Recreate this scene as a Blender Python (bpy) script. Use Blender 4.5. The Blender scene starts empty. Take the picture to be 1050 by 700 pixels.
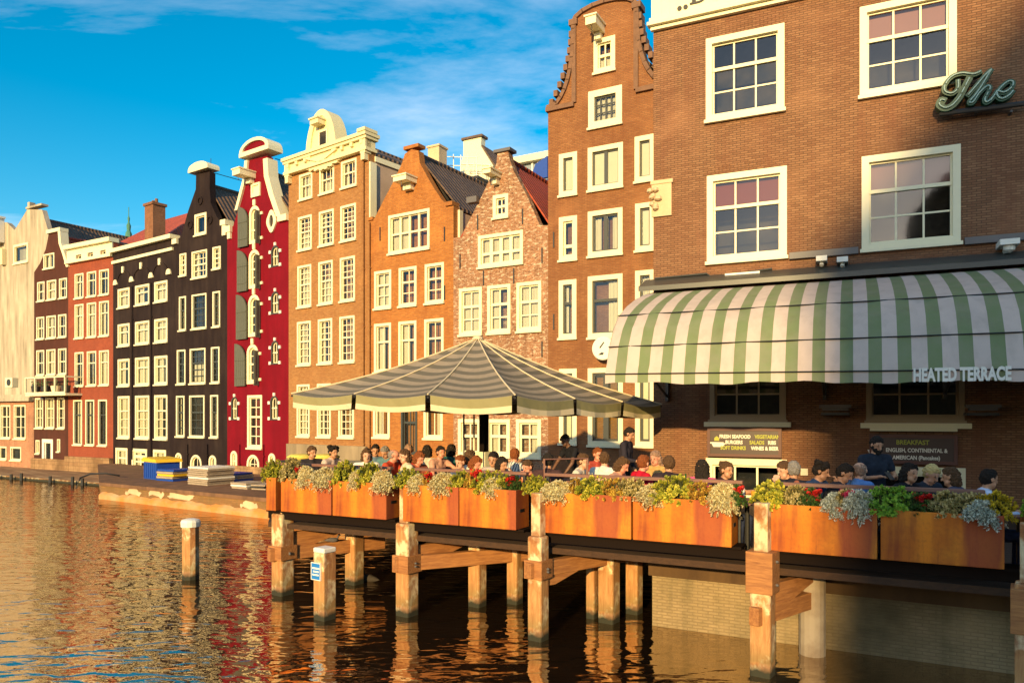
import bpy, bmesh, math, random
import numpy as np
from mathutils import Vector, Matrix
R = math.radians
random.seed(7)
SC = bpy.context.scene
COL = SC.collection
# ------------------------------------------------------------------ camera, sky, sun, exposure
FP, HY, CX, CZ = 758.0, 426.0, 525.0, 3.13       # focal length in px of a 1050 px wide picture, horizon row, camera height
cam = bpy.data.cameras.new('camera'); camo = bpy.data.objects.new('camera', cam); COL.objects.link(camo)
camo.location = (0, 0, CZ); camo.rotation_euler = (R(90), 0, 0)
cam.sensor_width = 36; cam.lens = FP/1050*36; cam.shift_y = (HY-350)/1050
cam.clip_start = .1; cam.clip_end = 2000
SC.camera = camo
SUN_AZ, SUN_EL = R(200), R(13.6)
sdir = Vector((math.sin(SUN_AZ)*math.cos(SUN_EL), math.cos(SUN_AZ)*math.cos(SUN_EL), math.sin(SUN_EL)))
w = bpy.data.worlds.new('World'); SC.world = w; w.use_nodes = True
nt = w.node_tree; N = nt.nodes; L = nt.links
for n in list(N): N.remove(n)
out = N.new('ShaderNodeOutputWorld'); bg = N.new('ShaderNodeBackground'); L.new(bg.outputs[0], out.inputs[0])
sky = N.new('ShaderNodeTexSky'); sky.sky_type = 'NISHITA'; sky.sun_disc = False
sky.sun_elevation = SUN_EL; sky.sun_rotation = SUN_AZ; sky.air_density = 1.0; sky.dust_density = .7; sky.ozone_density = 2.5
hs = N.new('ShaderNodeHueSaturation'); hs.inputs['Hue'].default_value = .482; hs.inputs['Saturation'].default_value = 1.5; hs.inputs['Value'].default_value = 1.05
L.new(sky.outputs[0], hs.inputs['Color'])
tc = N.new('ShaderNodeTexCoord')
sep = N.new('ShaderNodeSeparateXYZ'); L.new(tc.outputs['Generated'], sep.inputs[0])
def wmath(op, a, b=None, clamp=False):
    n = N.new('ShaderNodeMath'); n.operation = op; n.use_clamp = clamp
    for i, v in enumerate((a, b)):
        if v is None: continue
        if isinstance(v, (int, float)): n.inputs[i].default_value = v
        else: L.new(v, n.inputs[i])
    return n.outputs[0]
zc = wmath('MAXIMUM', sep.outputs['Z'], .03)
zz = wmath('ADD', zc, .12)
px_ = wmath('DIVIDE', sep.outputs['X'], zz); py_ = wmath('DIVIDE', sep.outputs['Y'], zz)
cmb = N.new('ShaderNodeCombineXYZ'); L.new(px_, cmb.inputs[0]); L.new(py_, cmb.inputs[1])
mp = N.new('ShaderNodeMapping'); mp.inputs['Rotation'].default_value = (0, 0, R(40)); mp.inputs['Scale'].default_value = (.7, 1.2, 1); mp.inputs['Location'].default_value = (8.8, 3.3, 0)
L.new(cmb.outputs[0], mp.inputs['Vector'])
cn = N.new('ShaderNodeTexNoise'); cn.inputs['Scale'].default_value = .85; cn.inputs['Detail'].default_value = 9; cn.inputs['Roughness'].default_value = .6; cn.inputs['Distortion'].default_value = .5
L.new(mp.outputs[0], cn.inputs['Vector'])
cr = N.new('ShaderNodeValToRGB'); cr.color_ramp.elements[0].position = .46; cr.color_ramp.elements[1].position = .78
L.new(cn.outputs['Fac'], cr.inputs[0])
cf = wmath('MULTIPLY', wmath('MULTIPLY', cr.outputs[0], .72, True), wmath('MULTIPLY', sep.outputs['Z'], 14.0, True), True)
mx = N.new('ShaderNodeMix'); mx.data_type = 'RGBA'; L.new(cf, mx.inputs['Factor']); L.new(hs.outputs[0], mx.inputs['A'])
mx.inputs['B'].default_value = (7.2, 7.0, 7.6, 1)
L.new(mx.outputs['Result'], bg.inputs['Color'])
bg.inputs['Strength'].default_value = .145
sun = bpy.data.lights.new('sun', 'SUN'); sun.energy = 5.0; sun.angle = R(.8); sun.color = (1.0, .70, .30)
suno = bpy.data.objects.new('sun', sun); COL.objects.link(suno)
suno.rotation_euler = sdir.to_track_quat('Z', 'Y').to_euler(); suno.location = sdir*60
vs = SC.view_settings; vs.view_transform = 'Standard'; vs.look = 'None'; vs.gamma = 1; vs.exposure = .5; vs.use_curve_mapping = False
SC.cycles.max_bounces = 8; SC.cycles.transparent_max_bounces = 12; SC.cycles.caustics_reflective = False; SC.cycles.caustics_refractive = False
SC.cycles.use_denoising = True

# ------------------------------------------------------------------ materials
class NG:
    def __init__(s, name):
        s.m = bpy.data.materials.new(name); s.m.use_nodes = True; s.t = s.m.node_tree; s.b = s.t.nodes['Principled BSDF']; s.o = s.t.nodes['Material Output']
        s._c = None
    def n(s, typ, **kw):
        x = s.t.nodes.new('ShaderNode'+typ)
        for k, v in kw.items():
            if k.startswith('_'): setattr(x, k[1:], v)
            else: s.set(x.inputs[k.replace('__', ' ')], v)
        return x
    def set(s, inp, v):
        if isinstance(v, bpy.types.NodeSocket): s.t.links.new(v, inp)
        elif isinstance(v, (tuple, list)) and len(v) == 3 and inp.type == 'RGBA': inp.default_value = (*v, 1)
        else: inp.default_value = v
    def coord(s):
        if s._c is None: s._c = s.n('TexCoord').outputs['Object']
        return s._c
    def math(s, op, a, b=0.0, clamp=False):
        x = s.n('Math', _operation=op, _use_clamp=clamp); s.set(x.inputs[0], a); s.set(x.inputs[1], b); return x.outputs[0]
    def noise(s, scale, detail=4, vec=None, rough=.55, dist=0):
        x = s.n('TexNoise', Scale=scale, Detail=detail, Roughness=rough, Distortion=dist); s.set(x.inputs['Vector'], vec or s.coord()); return x.outputs['Fac']
    def scaled(s, sc, vec=None):
        x = s.n('Mapping'); x.inputs['Scale'].default_value = sc; s.set(x.inputs['Vector'], vec or s.coord()); return x.outputs[0]
    def ramp(s, f, stops):
        x = s.n('ValToRGB'); s.set(x.inputs[0], f); e = x.color_ramp.elements
        while len(e) < len(stops): e.new(.5)
        for i, (p, c) in enumerate(stops):
            e[i].position = p; e[i].color = (*c, 1) if isinstance(c, tuple) else (c, c, c, 1)
        return x.outputs[0]
    def mix(s, f, a, b, mode='MIX'):
        x = s.n('Mix', _data_type='RGBA', _blend_type=mode); s.set(x.inputs['Factor'], f); s.set(x.inputs['A'], a); s.set(x.inputs['B'], b); return x.outputs['Result']
    def bump(s, h, st=.5, dist=.02, nrm=None):
        x = s.n('Bump', Strength=st, Distance=dist, Height=h)
        if nrm: s.set(x.inputs['Normal'], nrm)
        s.set(s.b.inputs['Normal'], x.outputs[0]); return x.outputs[0]
    def done(s, col=None, rough=.7, metal=0, spec=None):
        if col is not None: s.set(s.b.inputs['Base Color'], col)
        s.set(s.b.inputs['Roughness'], rough); s.set(s.b.inputs['Metallic'], metal)
        if spec is not None: s.set(s.b.inputs['Specular IOR Level'], spec)
        return s.m
def c3(c, k): return tuple(min(1, x*k) for x in c)
def m_paint(name, col, rough=.5, var=.12, scale=6, bump=.15):
    g = NG(name); n1 = g.noise(scale, 5); n2 = g.noise(scale*.17, 3)
    c = g.mix(g.math('MULTIPLY', n1, 1), c3(col, 1-var), c3(col, 1+var))
    c = g.mix(g.math('MULTIPLY', n2, .5), c, c3(col, 1-var*1.5))
    g.bump(g.noise(scale*8, 3), bump, .004)
    return g.done(c, rough)
def m_wall(name, col, dirt=(.2, .15, .1), streak=.35, rough=.85):
    g = NG(name); s = g.noise(1, 5, g.scaled((2.5, 2.5, .35))); p = g.noise(.9, 6); fine = g.noise(30, 3)
    c = g.mix(g.ramp(s, [(.40, 0.0), (.66, min(1, streak*1.5))]), col, dirt)
    c = g.mix(g.ramp(p, [(.4, 0.0), (.62, .6)]), c, c3(col, .66))
    c = g.mix(g.math('MULTIPLY', fine, .25), c, c3(col, 1.25))
    g.bump(g.noise(14, 5), .3, .012)
    return g.done(c, rough, 0, .12)
def m_brick(name, c1, c2, mortar, bw=.17, bh=.052, mottled=0, ms=.008, stain=(.1, .06, .04), st=.45):
    g = NG(name); sx = g.n('SeparateXYZ'); g.set(sx.inputs[0], g.coord())
    u = g.math('ADD', sx.outputs[0], sx.outputs[1])
    v = g.n('CombineXYZ'); g.set(v.inputs[0], u); g.set(v.inputs[1], sx.outputs[2])
    b = g.n('TexBrick', Scale=1.0, Mortar__Size=ms, Mortar__Smooth=.3, Bias=0.0, Brick__Width=bw, Row__Height=bh)
    g.set(b.inputs['Vector'], v.outputs[0]); g.set(b.inputs['Color1'], c1); g.set(b.inputs['Color2'], c2); g.set(b.inputs['Mortar'], mortar)
    col = b.outputs['Color']
    ns = g.noise(9, 4, g.scaled((1, 1, 2.6)))
    col = g.mix(g.ramp(ns, [(.35, 0.0), (.75, .55)]), col, c3(c1, .55))
    big = g.noise(.55, 6)
    col = g.mix(g.ramp(big, [(.42, 0.0), (.72, st)]), col, stain)
    rain = g.noise(1, 5, g.scaled((3, 3, .3)), .6)
    col = g.mix(g.ramp(rain, [(.50, 0.0), (.70, .45)]), col, stain)
    lt = g.noise(.8, 5, g.scaled((1, 1, 1.3)))
    col = g.mix(g.ramp(lt, [(.52, 0.0), (.8, .35)]), col, c3(c1, 1.5))
    if mottled:
        w1 = g.noise(5.5, 5, g.scaled((1, 1, 2.2)), .7); w2 = g.noise(7.5, 5, g.scaled((1.1, 1, 2.4)), .7)
        col = g.mix(g.ramp(w1, [(.52, 0.0), (.60, mottled)]), col, (.62, .5, .36))
        col = g.mix(g.ramp(w2, [(.54, 0.0), (.62, mottled)]), col, (.10, .045, .03))
    h = g.math('SUBTRACT', 1, b.outputs['Fac'])
    h2 = g.math('ADD', h, g.math('MULTIPLY', g.noise(25, 3), .4))
    g.bump(h2, .6, .012)
    return g.done(col, .9, 0, .15)
def m_tiles(name, c1, c2, along='y', pitch=.24):
    g = NG(name); sx = g.n('SeparateXYZ'); g.set(sx.inputs[0], g.coord())
    a = sx.outputs[1]; zz_ = sx.outputs[2]
    wv = g.math('SINE', g.math('MULTIPLY', a, 2*math.pi/pitch))
    row = g.math('FRACT', g.math('MULTIPLY', zz_, 1/.22))
    n1 = g.noise(5, 5); 
    col = g.mix(g.ramp(n1, [(.35, 0.0), (.7, 1.0)]), c1, c2)
    col = g.mix(g.ramp(g.noise(1.1, 5), [(.45, 0.0), (.7, .5)]), col, c3(c1, .5))
    col = g.mix(g.ramp(row, [(.0, .7), (.2, 0.0)]), col, c3(c1, .35))
    h = g.math('ADD', g.math('MULTIPLY', wv, .5), g.math('MULTIPLY', row, -.8))
    g.bump(h, .9, .05)
    return g.done(col, .75)
def m_glass(name, tint=(.8, .85, .85)):
    g = NG(name); g.t.nodes.remove(g.b)
    tr = g.n('BsdfTransparent', Color=tint); gl = g.n('BsdfGlossy', Roughness=.04); gl.inputs['Color'].default_value = (.9, .95, 1, 1)
    lw = g.n('Fresnel', IOR=1.55)
    nz = g.n('Bump', Strength=.08, Distance=.02); g.set(nz.inputs['Height'], g.noise(1.3, 2)); g.set(gl.inputs['Normal'], nz.outputs[0])
    f = g.math('MULTIPLY_ADD', lw.outputs[0], 1.0); f.node.inputs[2].default_value = .02
    mxx = g.n('MixShader'); g.set(mxx.inputs[0], f); g.t.links.new(tr.outputs[0], mxx.inputs[1]); g.t.links.new(gl.outputs[0], mxx.inputs[2])
    g.t.links.new(mxx.outputs[0], g.o.inputs[0]); return g.m
def m_wood(name, c1, c2, rough=.7, axis=(8, 8, .7)):
    g = NG(name); n1 = g.noise(3, 6, g.scaled(axis), .65, .6)
    col = g.mix(g.ramp(n1, [(.3, 0.0), (.7, 1.0)]), c1, c2)
    g.bump(n1, .4, .01); return g.done(col, rough)
def m_pile(name):
    g = NG(name); sx = g.n('SeparateXYZ'); g.set(sx.inputs[0], g.n('NewGeometry').outputs['Position'])
    n1 = g.noise(3, 6, g.scaled((6, 6, .8)), .65, .5); n2 = g.noise(2.2, 5, g.scaled((1.3, 1.3, 1)))
    col = g.mix(g.ramp(n1, [(.3, 0.0), (.7, 1.0)]), (.34, .135, .04), (.55, .31, .12))
    col = g.mix(g.ramp(n2, [(.49, 0.0), (.54, .85)]), col, (.74, .60, .36))
    col = g.mix(g.ramp(g.noise(4, 5, g.scaled((1, 1, .6))), [(.50, 0.0), (.60, .8)]), col, (.26, .085, .022))
    zt = g.math('ADD', sx.outputs[2], g.math('MULTIPLY', g.noise(7, 3), .12))
    col = g.mix(g.ramp(zt, [(.13, 1.0), (.22, 0.0)]), col, (.022, .022, .010))
    col = g.mix(g.ramp(zt, [(.20, .0), (.24, .55), (.30, .45), (.46, 0.0)]), col, (.16, .13, .04))
    g.bump(n1, .5, .012); return g.done(col, .8)
def m_rust(name):
    g = NG(name); st = g.noise(1.2, 4, g.scaled((3, 3, .3)), .5, .3); n2 = g.noise(22, 5); big = g.noise(1.2, 4)
    col = g.mix(g.ramp(st, [(.3, 0.0), (.5, .55), (.68, 1.0)]), (.24, .045, .014), (.70, .21, .02))
    col = g.mix(g.ramp(big, [(.45, 0.0), (.7, .7)]), col, (.78, .29, .03))
    run = g.noise(2.0, 5, g.scaled((5, 5, .6)), .7)
    col = g.mix(g.ramp(run, [(.50, 0.0), (.62, .4)]), col, (.20, .045, .02))
    s2 = g.noise(1.0, 4, g.scaled((1.6, 1.6, .3)), .5, .3)
    col = g.mix(g.ramp(s2, [(.50, 0.0), (.60, .75)]), col, (.26, .05, .03))
    col = g.mix(g.ramp(n2, [(.5, 0.0), (.75, .35)]), col, (.20, .05, .02))
    g.bump(n2, .25, .004); return g.done(col, .7, 0, .2)
M = {}
M['cream'] = m_paint('cream_paint', (.82, .76, .52), .45, .08)
M['cream2'] = m_paint('cream_stone', (.78, .69, .40), .55, .12, 4, .3)
M['white'] = m_paint('white_paint', (.8, .78, .7), .45, .06)
M['darkframe'] = m_paint('dark_frame', (.05, .055, .05), .4)
M['blackwall'] = m_wall('black_tarred_wall', (.020, .013, .014), (.05, .035, .03), .4)
M['brownwall'] = m_wall('dark_brown_wall', (.085, .032, .024), (.04, .02, .015), .4)
M['redbrown'] = m_brick('red_brown_brick', (.34, .085, .045), (.30, .07, .04), (.25, .08, .05), st=.35, stain=(.2, .05, .03))
M['redwall'] = m_wall('crimson_wall', (.19, .004, .013), (.11, .004, .009), .4, .7)
M['brickA'] = m_brick('tan_brick', (.43, .21, .075), (.31, .135, .045), (.33, .20, .10), st=.3, stain=(.28, .12, .05))
M['brickB'] = m_brick('orange_brick', (.50, .20, .05), (.36, .125, .03), (.34, .18, .08), st=.28, stain=(.26, .09, .03))
M['brickC'] = m_brick('mottled_brick', (.42, .2, .11), (.30, .13, .07), (.45, .32, .2), mottled=.85, st=.3)
M['brickD'] = m_brick('brown_orange_brick', (.34, .155, .065), (.25, .10, .042), (.20, .11, .06), st=.45, stain=(.16, .06, .03))
M['brickR'] = m_brick('corner_house_brick', (.34, .18, .095), (.22, .105, .055), (.11, .066, .042), bw=.155, bh=.046, ms=.009, st=.4, stain=(.2, .08, .045))
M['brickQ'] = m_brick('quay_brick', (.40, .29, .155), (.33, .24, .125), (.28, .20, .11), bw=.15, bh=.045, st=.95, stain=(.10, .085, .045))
M['brickL'] = m_brick('pink_brick', (.5, .24, .14), (.4, .17, .1), (.45, .3, .2), st=.3)
M['chim'] = m_brick('chimney_brick', (.33, .15, .08), (.25, .1, .05), (.2, .12, .08))
M['plaster'] = m_wall('weathered_plaster', (.50, .44, .34), (.20, .17, .13), .9)
M['render'] = m_wall('pink_render', (.55, .40, .30), (.4, .3, .2), .25)
M['found'] = m_brick('stone_foundation', (.44, .28, .15), (.30, .17, .09), (.22, .14, .08), bw=.42, bh=.2, ms=.014, st=.7, stain=(.12, .07, .035))
M['plinth'] = m_wall('grey_plinth', (.36, .28, .18), (.16, .13, .09), .6)
M['quaytop'] = m_wall('quay_paving', (.24, .13, .075), (.10, .06, .04), .7)
M['tile'] = m_tiles('brown_pantiles', (.10, .062, .042), (.16, .10, .065))
M['tilered'] = m_tiles('red_pantiles', (.42, .07, .02), (.30, .045, .02))
M['lead'] = m_paint('lead', (.12, .11, .11), .5)
M['glass'] = m_glass('window_glass')
M['curtain'] = m_paint('curtain_cloth', (.74, .66, .48), .9, .08)
M['blindred'] = m_paint('red_blind', (.20, .03, .008), .8, .1)
M['blindpink'] = m_paint('pink_blind', (.36, .17, .15), .8, .1)
g = NG('dark_interior'); M['inside'] = g.done(g.mix(g.ramp(g.noise(2.2, 4), [(.4, 0.0), (.65, 1.0)]), (.012, .012, .014), (.06, .045, .035)), .9)  # near-black painted in for the unlit rooms behind the windows
M['shutter'] = m_wood('shutter_wood', (.075, .08, .06), (.11, .115, .085), .6)
M['iron'] = m_paint('black_iron', (.03, .03, .03), .45)
M['railw'] = m_wood('rail_wood', (.16, .07, .05), (.24, .11, .075), .55, (1, 8, 8))
M['pile'] = m_pile('weathered_pile')
M['beam'] = m_wood('rusty_beam_wood', (.22, .08, .025), (.46, .20, .06), .75, (1.2, 9, 9))
M['deckw'] = m_wood('deck_boards', (.10, .065, .04), (.17, .11, .07), .8, (1, 6, 6))
M['rust'] = m_rust('rusted_steel')
M['soil'] = m_paint('soil', (.05, .035, .02), .95, .3, 20)
M['shadeband'] = m_wall('deck_shade_band', (.13, .075, .035), (.05, .03, .02), .6)  # brown that imitates the deck's shadow along the quay wall top
M['sand'] = m_wall('sandstone_block', (.66, .50, .32), (.5, .35, .2), .25)
M['blue'] = m_paint('blue_paint', (.01, .06, .36), .45)
M['yellow'] = m_paint('yellow_paint', (.8, .5, .02), .5)
M['boards'] = m_wood('stacked_board', (.24, .19, .14), (.46, .37, .27), .8, (1, 3, 12))
M['signbrown'] = m_paint('brown_signboard', (.055, .03, .025), .35, .1, 5, .03)
M['greenneon'] = m_paint('green_enamel', (.008, .085, .04), .45)
M['tube'] = m_paint('pale_glass_tube', (.45, .60, .50), .3)
M['txtw'] = m_paint('white_lettering', (.8, .78, .7), .6)
M['txtg'] = m_paint('olive_lettering', (.4, .42, .05), .6)
M['txtk'] = m_paint('black_lettering', (.012, .012, .012), .5)
M['signblue'] = m_paint('blue_sign_enamel', (.02, .2, .6), .4, .04)

def m_stripe(name, expr, c1, c2, pitch, c2w=.5, off=0.0, rough=.75, trans=True):
    """stripes of woven cloth; expr picks the object-space measure"""
    g = NG(name); sx = g.n('SeparateXYZ'); g.set(sx.inputs[0], g.coord())
    if expr == 'x': u = sx.outputs[0]
    elif expr == 'ring': u = g.math('MAXIMUM', g.math('ABSOLUTE', sx.outputs[0]), g.math('ABSOLUTE', sx.outputs[1]))
    elif expr == 'z': u = sx.outputs[2]
    f = g.math('FRACT', g.math('ADD', g.math('DIVIDE', u, pitch), off))
    f = g.math('GREATER_THAN', f, c2w)
    col = g.mix(f, c1, c2)
    col = g.mix(g.ramp(g.noise(2.5, 5), [(.4, 0.0), (.8, .3)]), col, c3(c1, .6))
    col = g.mix(g.ramp(g.noise(1.3, 3, g.scaled((4, 4, .6))), [(.5, 0.0), (.8, .22)]), col, (.12, .09, .05))
    g.bump(g.noise(60, 2), .15, .003)
    m = g.done(col, rough)
    if trans:
        tl = g.n('BsdfTranslucent'); g.set(tl.inputs['Color'], col)
        mxx = g.n('MixShader'); mxx.inputs[0].default_value = .12
        g.t.links.new(g.b.outputs[0], mxx.inputs[1]); g.t.links.new(tl.outputs[0], mxx.inputs[2]); g.t.links.new(mxx.outputs[0], g.o.inputs[0])
    return m

# ------------------------------------------------------------------ mesh building
class MB:
    def __init__(s): s.v = []; s.f = []; s.mi = []
    def add(s, vs, fs, mi=0):
        o = len(s.v); s.v += [tuple(v) for v in vs]; s.f += [tuple(i+o for i in f) for f in fs]; s.mi += [mi]*len(fs)
    def box(s, x0, x1, y0, y1, z0, z1, mi=0, mat=None):
        vs = [(x, y, z) for z in (z0, z1) for y in (y0, y1) for x in (x0, x1)]
        if mat: vs = [mat @ Vector(v) for v in vs]
        s.add(vs, [(0, 2, 3, 1), (4, 5, 7, 6), (0, 1, 5, 4), (2, 6, 7, 3), (0, 4, 6, 2), (1, 3, 7, 5)], mi); return s
    def prism(s, poly, y0, y1, mi=0):
        """poly in (x, z), extruded along y"""
        n = len(poly); vs = [(p[0], y0, p[1]) for p in poly]+[(p[0], y1, p[1]) for p in poly]
        s.add(vs, [tuple(range(n)), tuple(range(2*n-1, n-1, -1))]+[(i, i+n, (i+1) % n+n, (i+1) % n) for i in range(n)], mi); return s
    def hprism(s, poly, z0, z1, mi=0):
        n = len(poly); vs = [(p[0], p[1], z0) for p in poly]+[(p[0], p[1], z1) for p in poly]
        s.add(vs, [tuple(range(n))[::-1], tuple(range(n, 2*n))]+[(i, (i+1) % n, (i+1) % n+n, i+n) for i in range(n)], mi); return s
    def ring(s, outer, inner, y0, y1, mi=0):
        n = len(outer); vs = [(p[0], y0, p[1]) for p in outer]+[(p[0], y0, p[1]) for p in inner]+[(p[0], y1, p[1]) for p in outer]+[(p[0], y1, p[1]) for p in inner]
        fs = []
        for i in range(n):
            j = (i+1) % n
            fs += [(i, j, j+n, i+n), (i+2*n, i+3*n, j+3*n, j+2*n), (i, i+2*n, j+2*n, j), (i+n, j+n, j+3*n, i+3*n)]
        s.add(vs, fs, mi); return s
    def tube(s, pts, r, seg=8, mi=0, taper=None, cap=True):
        pts = [Vector(p) for p in pts]; rings = []
        for i, p in enumerate(pts):
            d = (pts[min(i+1, len(pts)-1)]-pts[max(i-1, 0)]).normalized()
            a = d.cross(Vector((0, 0, 1)) if abs(d.z) < .9 else Vector((1, 0, 0))).normalized(); b = d.cross(a)
            rr = r if taper is None else r*(1+(taper-1)*i/(len(pts)-1))
            rings.append([p+a*math.cos(t)*rr+b*math.sin(t)*rr for t in [2*math.pi*k/seg for k in range(seg)]])
        vs = [v for q in rings for v in q]; fs = []
        for i in range(len(pts)-1):
            for k in range(seg):
                k2 = (k+1) % seg; fs.append((i*seg+k, i*seg+k2, (i+1)*seg+k2, (i+1)*seg+k))
        if cap: fs += [tuple(range(seg))[::-1], tuple((len(pts)-1)*seg+k for k in range(seg))]
        s.add(vs, fs, mi); return s
    def lathe(s, prof, c=(0, 0, 0), seg=16, mi=0):
        vs = []; fs = []; n = len(prof)
        for r, z in prof:
            for k in range(seg):
                t = 2*math.pi*k/seg; vs.append((c[0]+r*math.cos(t), c[1]+r*math.sin(t), c[2]+z))
        for i in range(n-1):
            for k in range(seg):
                k2 = (k+1) % seg; fs.append((i*seg+k, i*seg+k2, (i+1)*seg+k2, (i+1)*seg+k))
        fs += [tuple(range(seg))[::-1], tuple((n-1)*seg+k for k in range(seg))]
        s.add(vs, fs, mi); return s
    def build(s, name, mats, parent=None, loc=None, rotz=0, smooth=False, bevel=0, fixn=True):
        me = bpy.data.meshes.new(name); me.from_pydata(s.v, [], s.f)
        if not isinstance(mats, (list, tuple)): mats = [mats]
        for m in mats: me.materials.append(m)
        for p, i in zip(me.polygons, s.mi): p.material_index = i; p.use_smooth = smooth
        if fixn:
            bm = bmesh.new(); bm.from_mesh(me); bmesh.ops.recalc_face_normals(bm, faces=bm.faces)
            bm.to_mesh(me); bm.free()
        o = bpy.data.objects.new(name, me); COL.objects.link(o)
        if parent: o.parent = parent
        if loc: o.location = loc
        o.rotation_euler[2] = rotz
        if bevel:
            b = o.modifiers.new('bevel', 'BEVEL'); b.width = bevel; b.segments = 2; b.limit_method = 'ANGLE'; b.angle_limit = R(40)
        return o
def build_each(mb, name, mats, parent, eps=1e-5):
    """link every loose piece of the collected mesh as a part of its own"""
    n = len(mb.v); par = list(range(n))
    def fd(i):
        while par[i] != i: par[i] = par[par[i]]; i = par[i]
        return i
    for f in mb.f:
        for k in f[1:]: par[fd(k)] = fd(f[0])
    groups = {}
    for i, f in enumerate(mb.f): groups.setdefault(fd(f[0]), []).append(i)
    res = []
    for key in sorted(groups):
        q = MB(); idx = {}; fs = []
        for i in groups[key]:
            fs.append(tuple(idx.setdefault(k, len(idx)) for k in mb.f[i]))
        vs = [None]*len(idx)
        for k, j in idx.items(): vs[j] = mb.v[k]
        q.add(vs, fs); res.append(q.build(name, mats, parent))
    return res
def tag(o, label=None, cat=None, group=None, kind=None):
    if label: o['label'] = label
    if cat: o['category'] = cat
    if group: o['group'] = group
    if kind: o['kind'] = kind
    return o
def empty(name, loc, label, cat, rotz=0, group=None):
    o = bpy.data.objects.new(name, None); COL.objects.link(o); o.location = loc; o.rotation_euler[2] = rotz; o.empty_display_size = .3
    return tag(o, label, cat, group)
def text_mesh(txt, size, mat, parent, loc, name='lettering', rot=(R(90), 0, 0), extrude=.004, sx=1.0, bold=0.0, align='CENTER', shear=0):
    cu = bpy.data.curves.new('t', 'FONT'); cu.body = txt; cu.size = size; cu.extrude = extrude; cu.align_x = align; cu.align_y = 'CENTER'; cu.offset = bold; cu.shear = shear
    cu.resolution_u = 3
    to = bpy.data.objects.new('t', cu); COL.objects.link(to)
    bpy.context.view_layer.update()
    me = bpy.data.meshes.new_from_object(to.evaluated_get(bpy.context.evaluated_depsgraph_get()))
    bpy.data.objects.remove(to); bpy.data.curves.remove(cu)
    me.materials.clear(); me.materials.append(mat); me.name = name
    o = bpy.data.objects.new(name, me); COL.objects.link(o); o.parent = parent; o.location = loc; o.rotation_euler = rot; o.scale = (sx, 1, 1)
    return o
def ray(x): return (x-CX)/FP
def at(x, y, Z): return Vector((ray(x)*Z, Z, CZ+(HY-y)*Z/FP))

class Fac:
    """a facade: origin at its left foot, x to the right along the wall, y backwards, z up"""
    def __init__(s, P0, r, zb):
        s.P0 = Vector(P0); s.r = Vector(r).normalized(); s.m = Vector((-s.r.y, s.r.x)); s.zb = zb; s.D = s.m.dot(s.P0)
        s.rot = math.atan2(s.r.y, s.r.x)
    def hit(s, x, y, off=0.0):
        Z = (s.D+off)/(s.m.x*ray(x)+s.m.y); P = Vector((ray(x)*Z, Z))
        return s.r.dot(P-s.P0), CZ+(HY-y)*Z/FP-s.zb
    def S(s, x, off=0.0): return s.hit(x, HY, off)[0]
    def H(s, x, y, off=0.0): return s.hit(x, y, off)[1]
    def rect(s, x0, x1, yt, yb, off=0.0):
        c = (x0+x1)/2; return s.S(x0, off), s.S(x1, off), s.H(c, yb, off), s.H(c, yt, off)

def clip_poly(poly, x0, x1, z0, z1):
    def cl(P, ins, inter):
        o = []
        for i in range(len(P)):
            a, b = P[i-1], P[i]
            if ins(b):
                if not ins(a): o.append(inter(a, b))
                o.append(b)
            elif ins(a): o.append(inter(a, b))
        return o
    def ix(c): return lambda a, b: (c, a[1]+(b[1]-a[1])*(c-a[0])/(b[0]-a[0]))
    def iz(c): return lambda a, b: (a[0]+(b[0]-a[0])*(c-a[1])/(b[1]-a[1]), c)
    for ins, it in ((lambda p: p[0] >= x0, ix(x0)), (lambda p: p[0] <= x1, ix(x1)), (lambda p: p[1] >= z0, iz(z0)), (lambda p: p[1] <= z1, iz(z1))):
        if not poly: return poly
        poly = cl(poly, ins, it)
    return poly
def arch(x0, x1, z0, z1, rise=None, n=10):
    """rect with arched head; z1 is the crown"""
    wd = (x1-x0)/2; rise = rise or wd; pts = [(x0, z0), (x1, z0)]
    for k in range(n+1):
        t = math.pi*k/n; pts.append(((x0+x1)/2+wd*math.cos(t), z1-rise+rise*math.sin(t)))
    return pts
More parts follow.
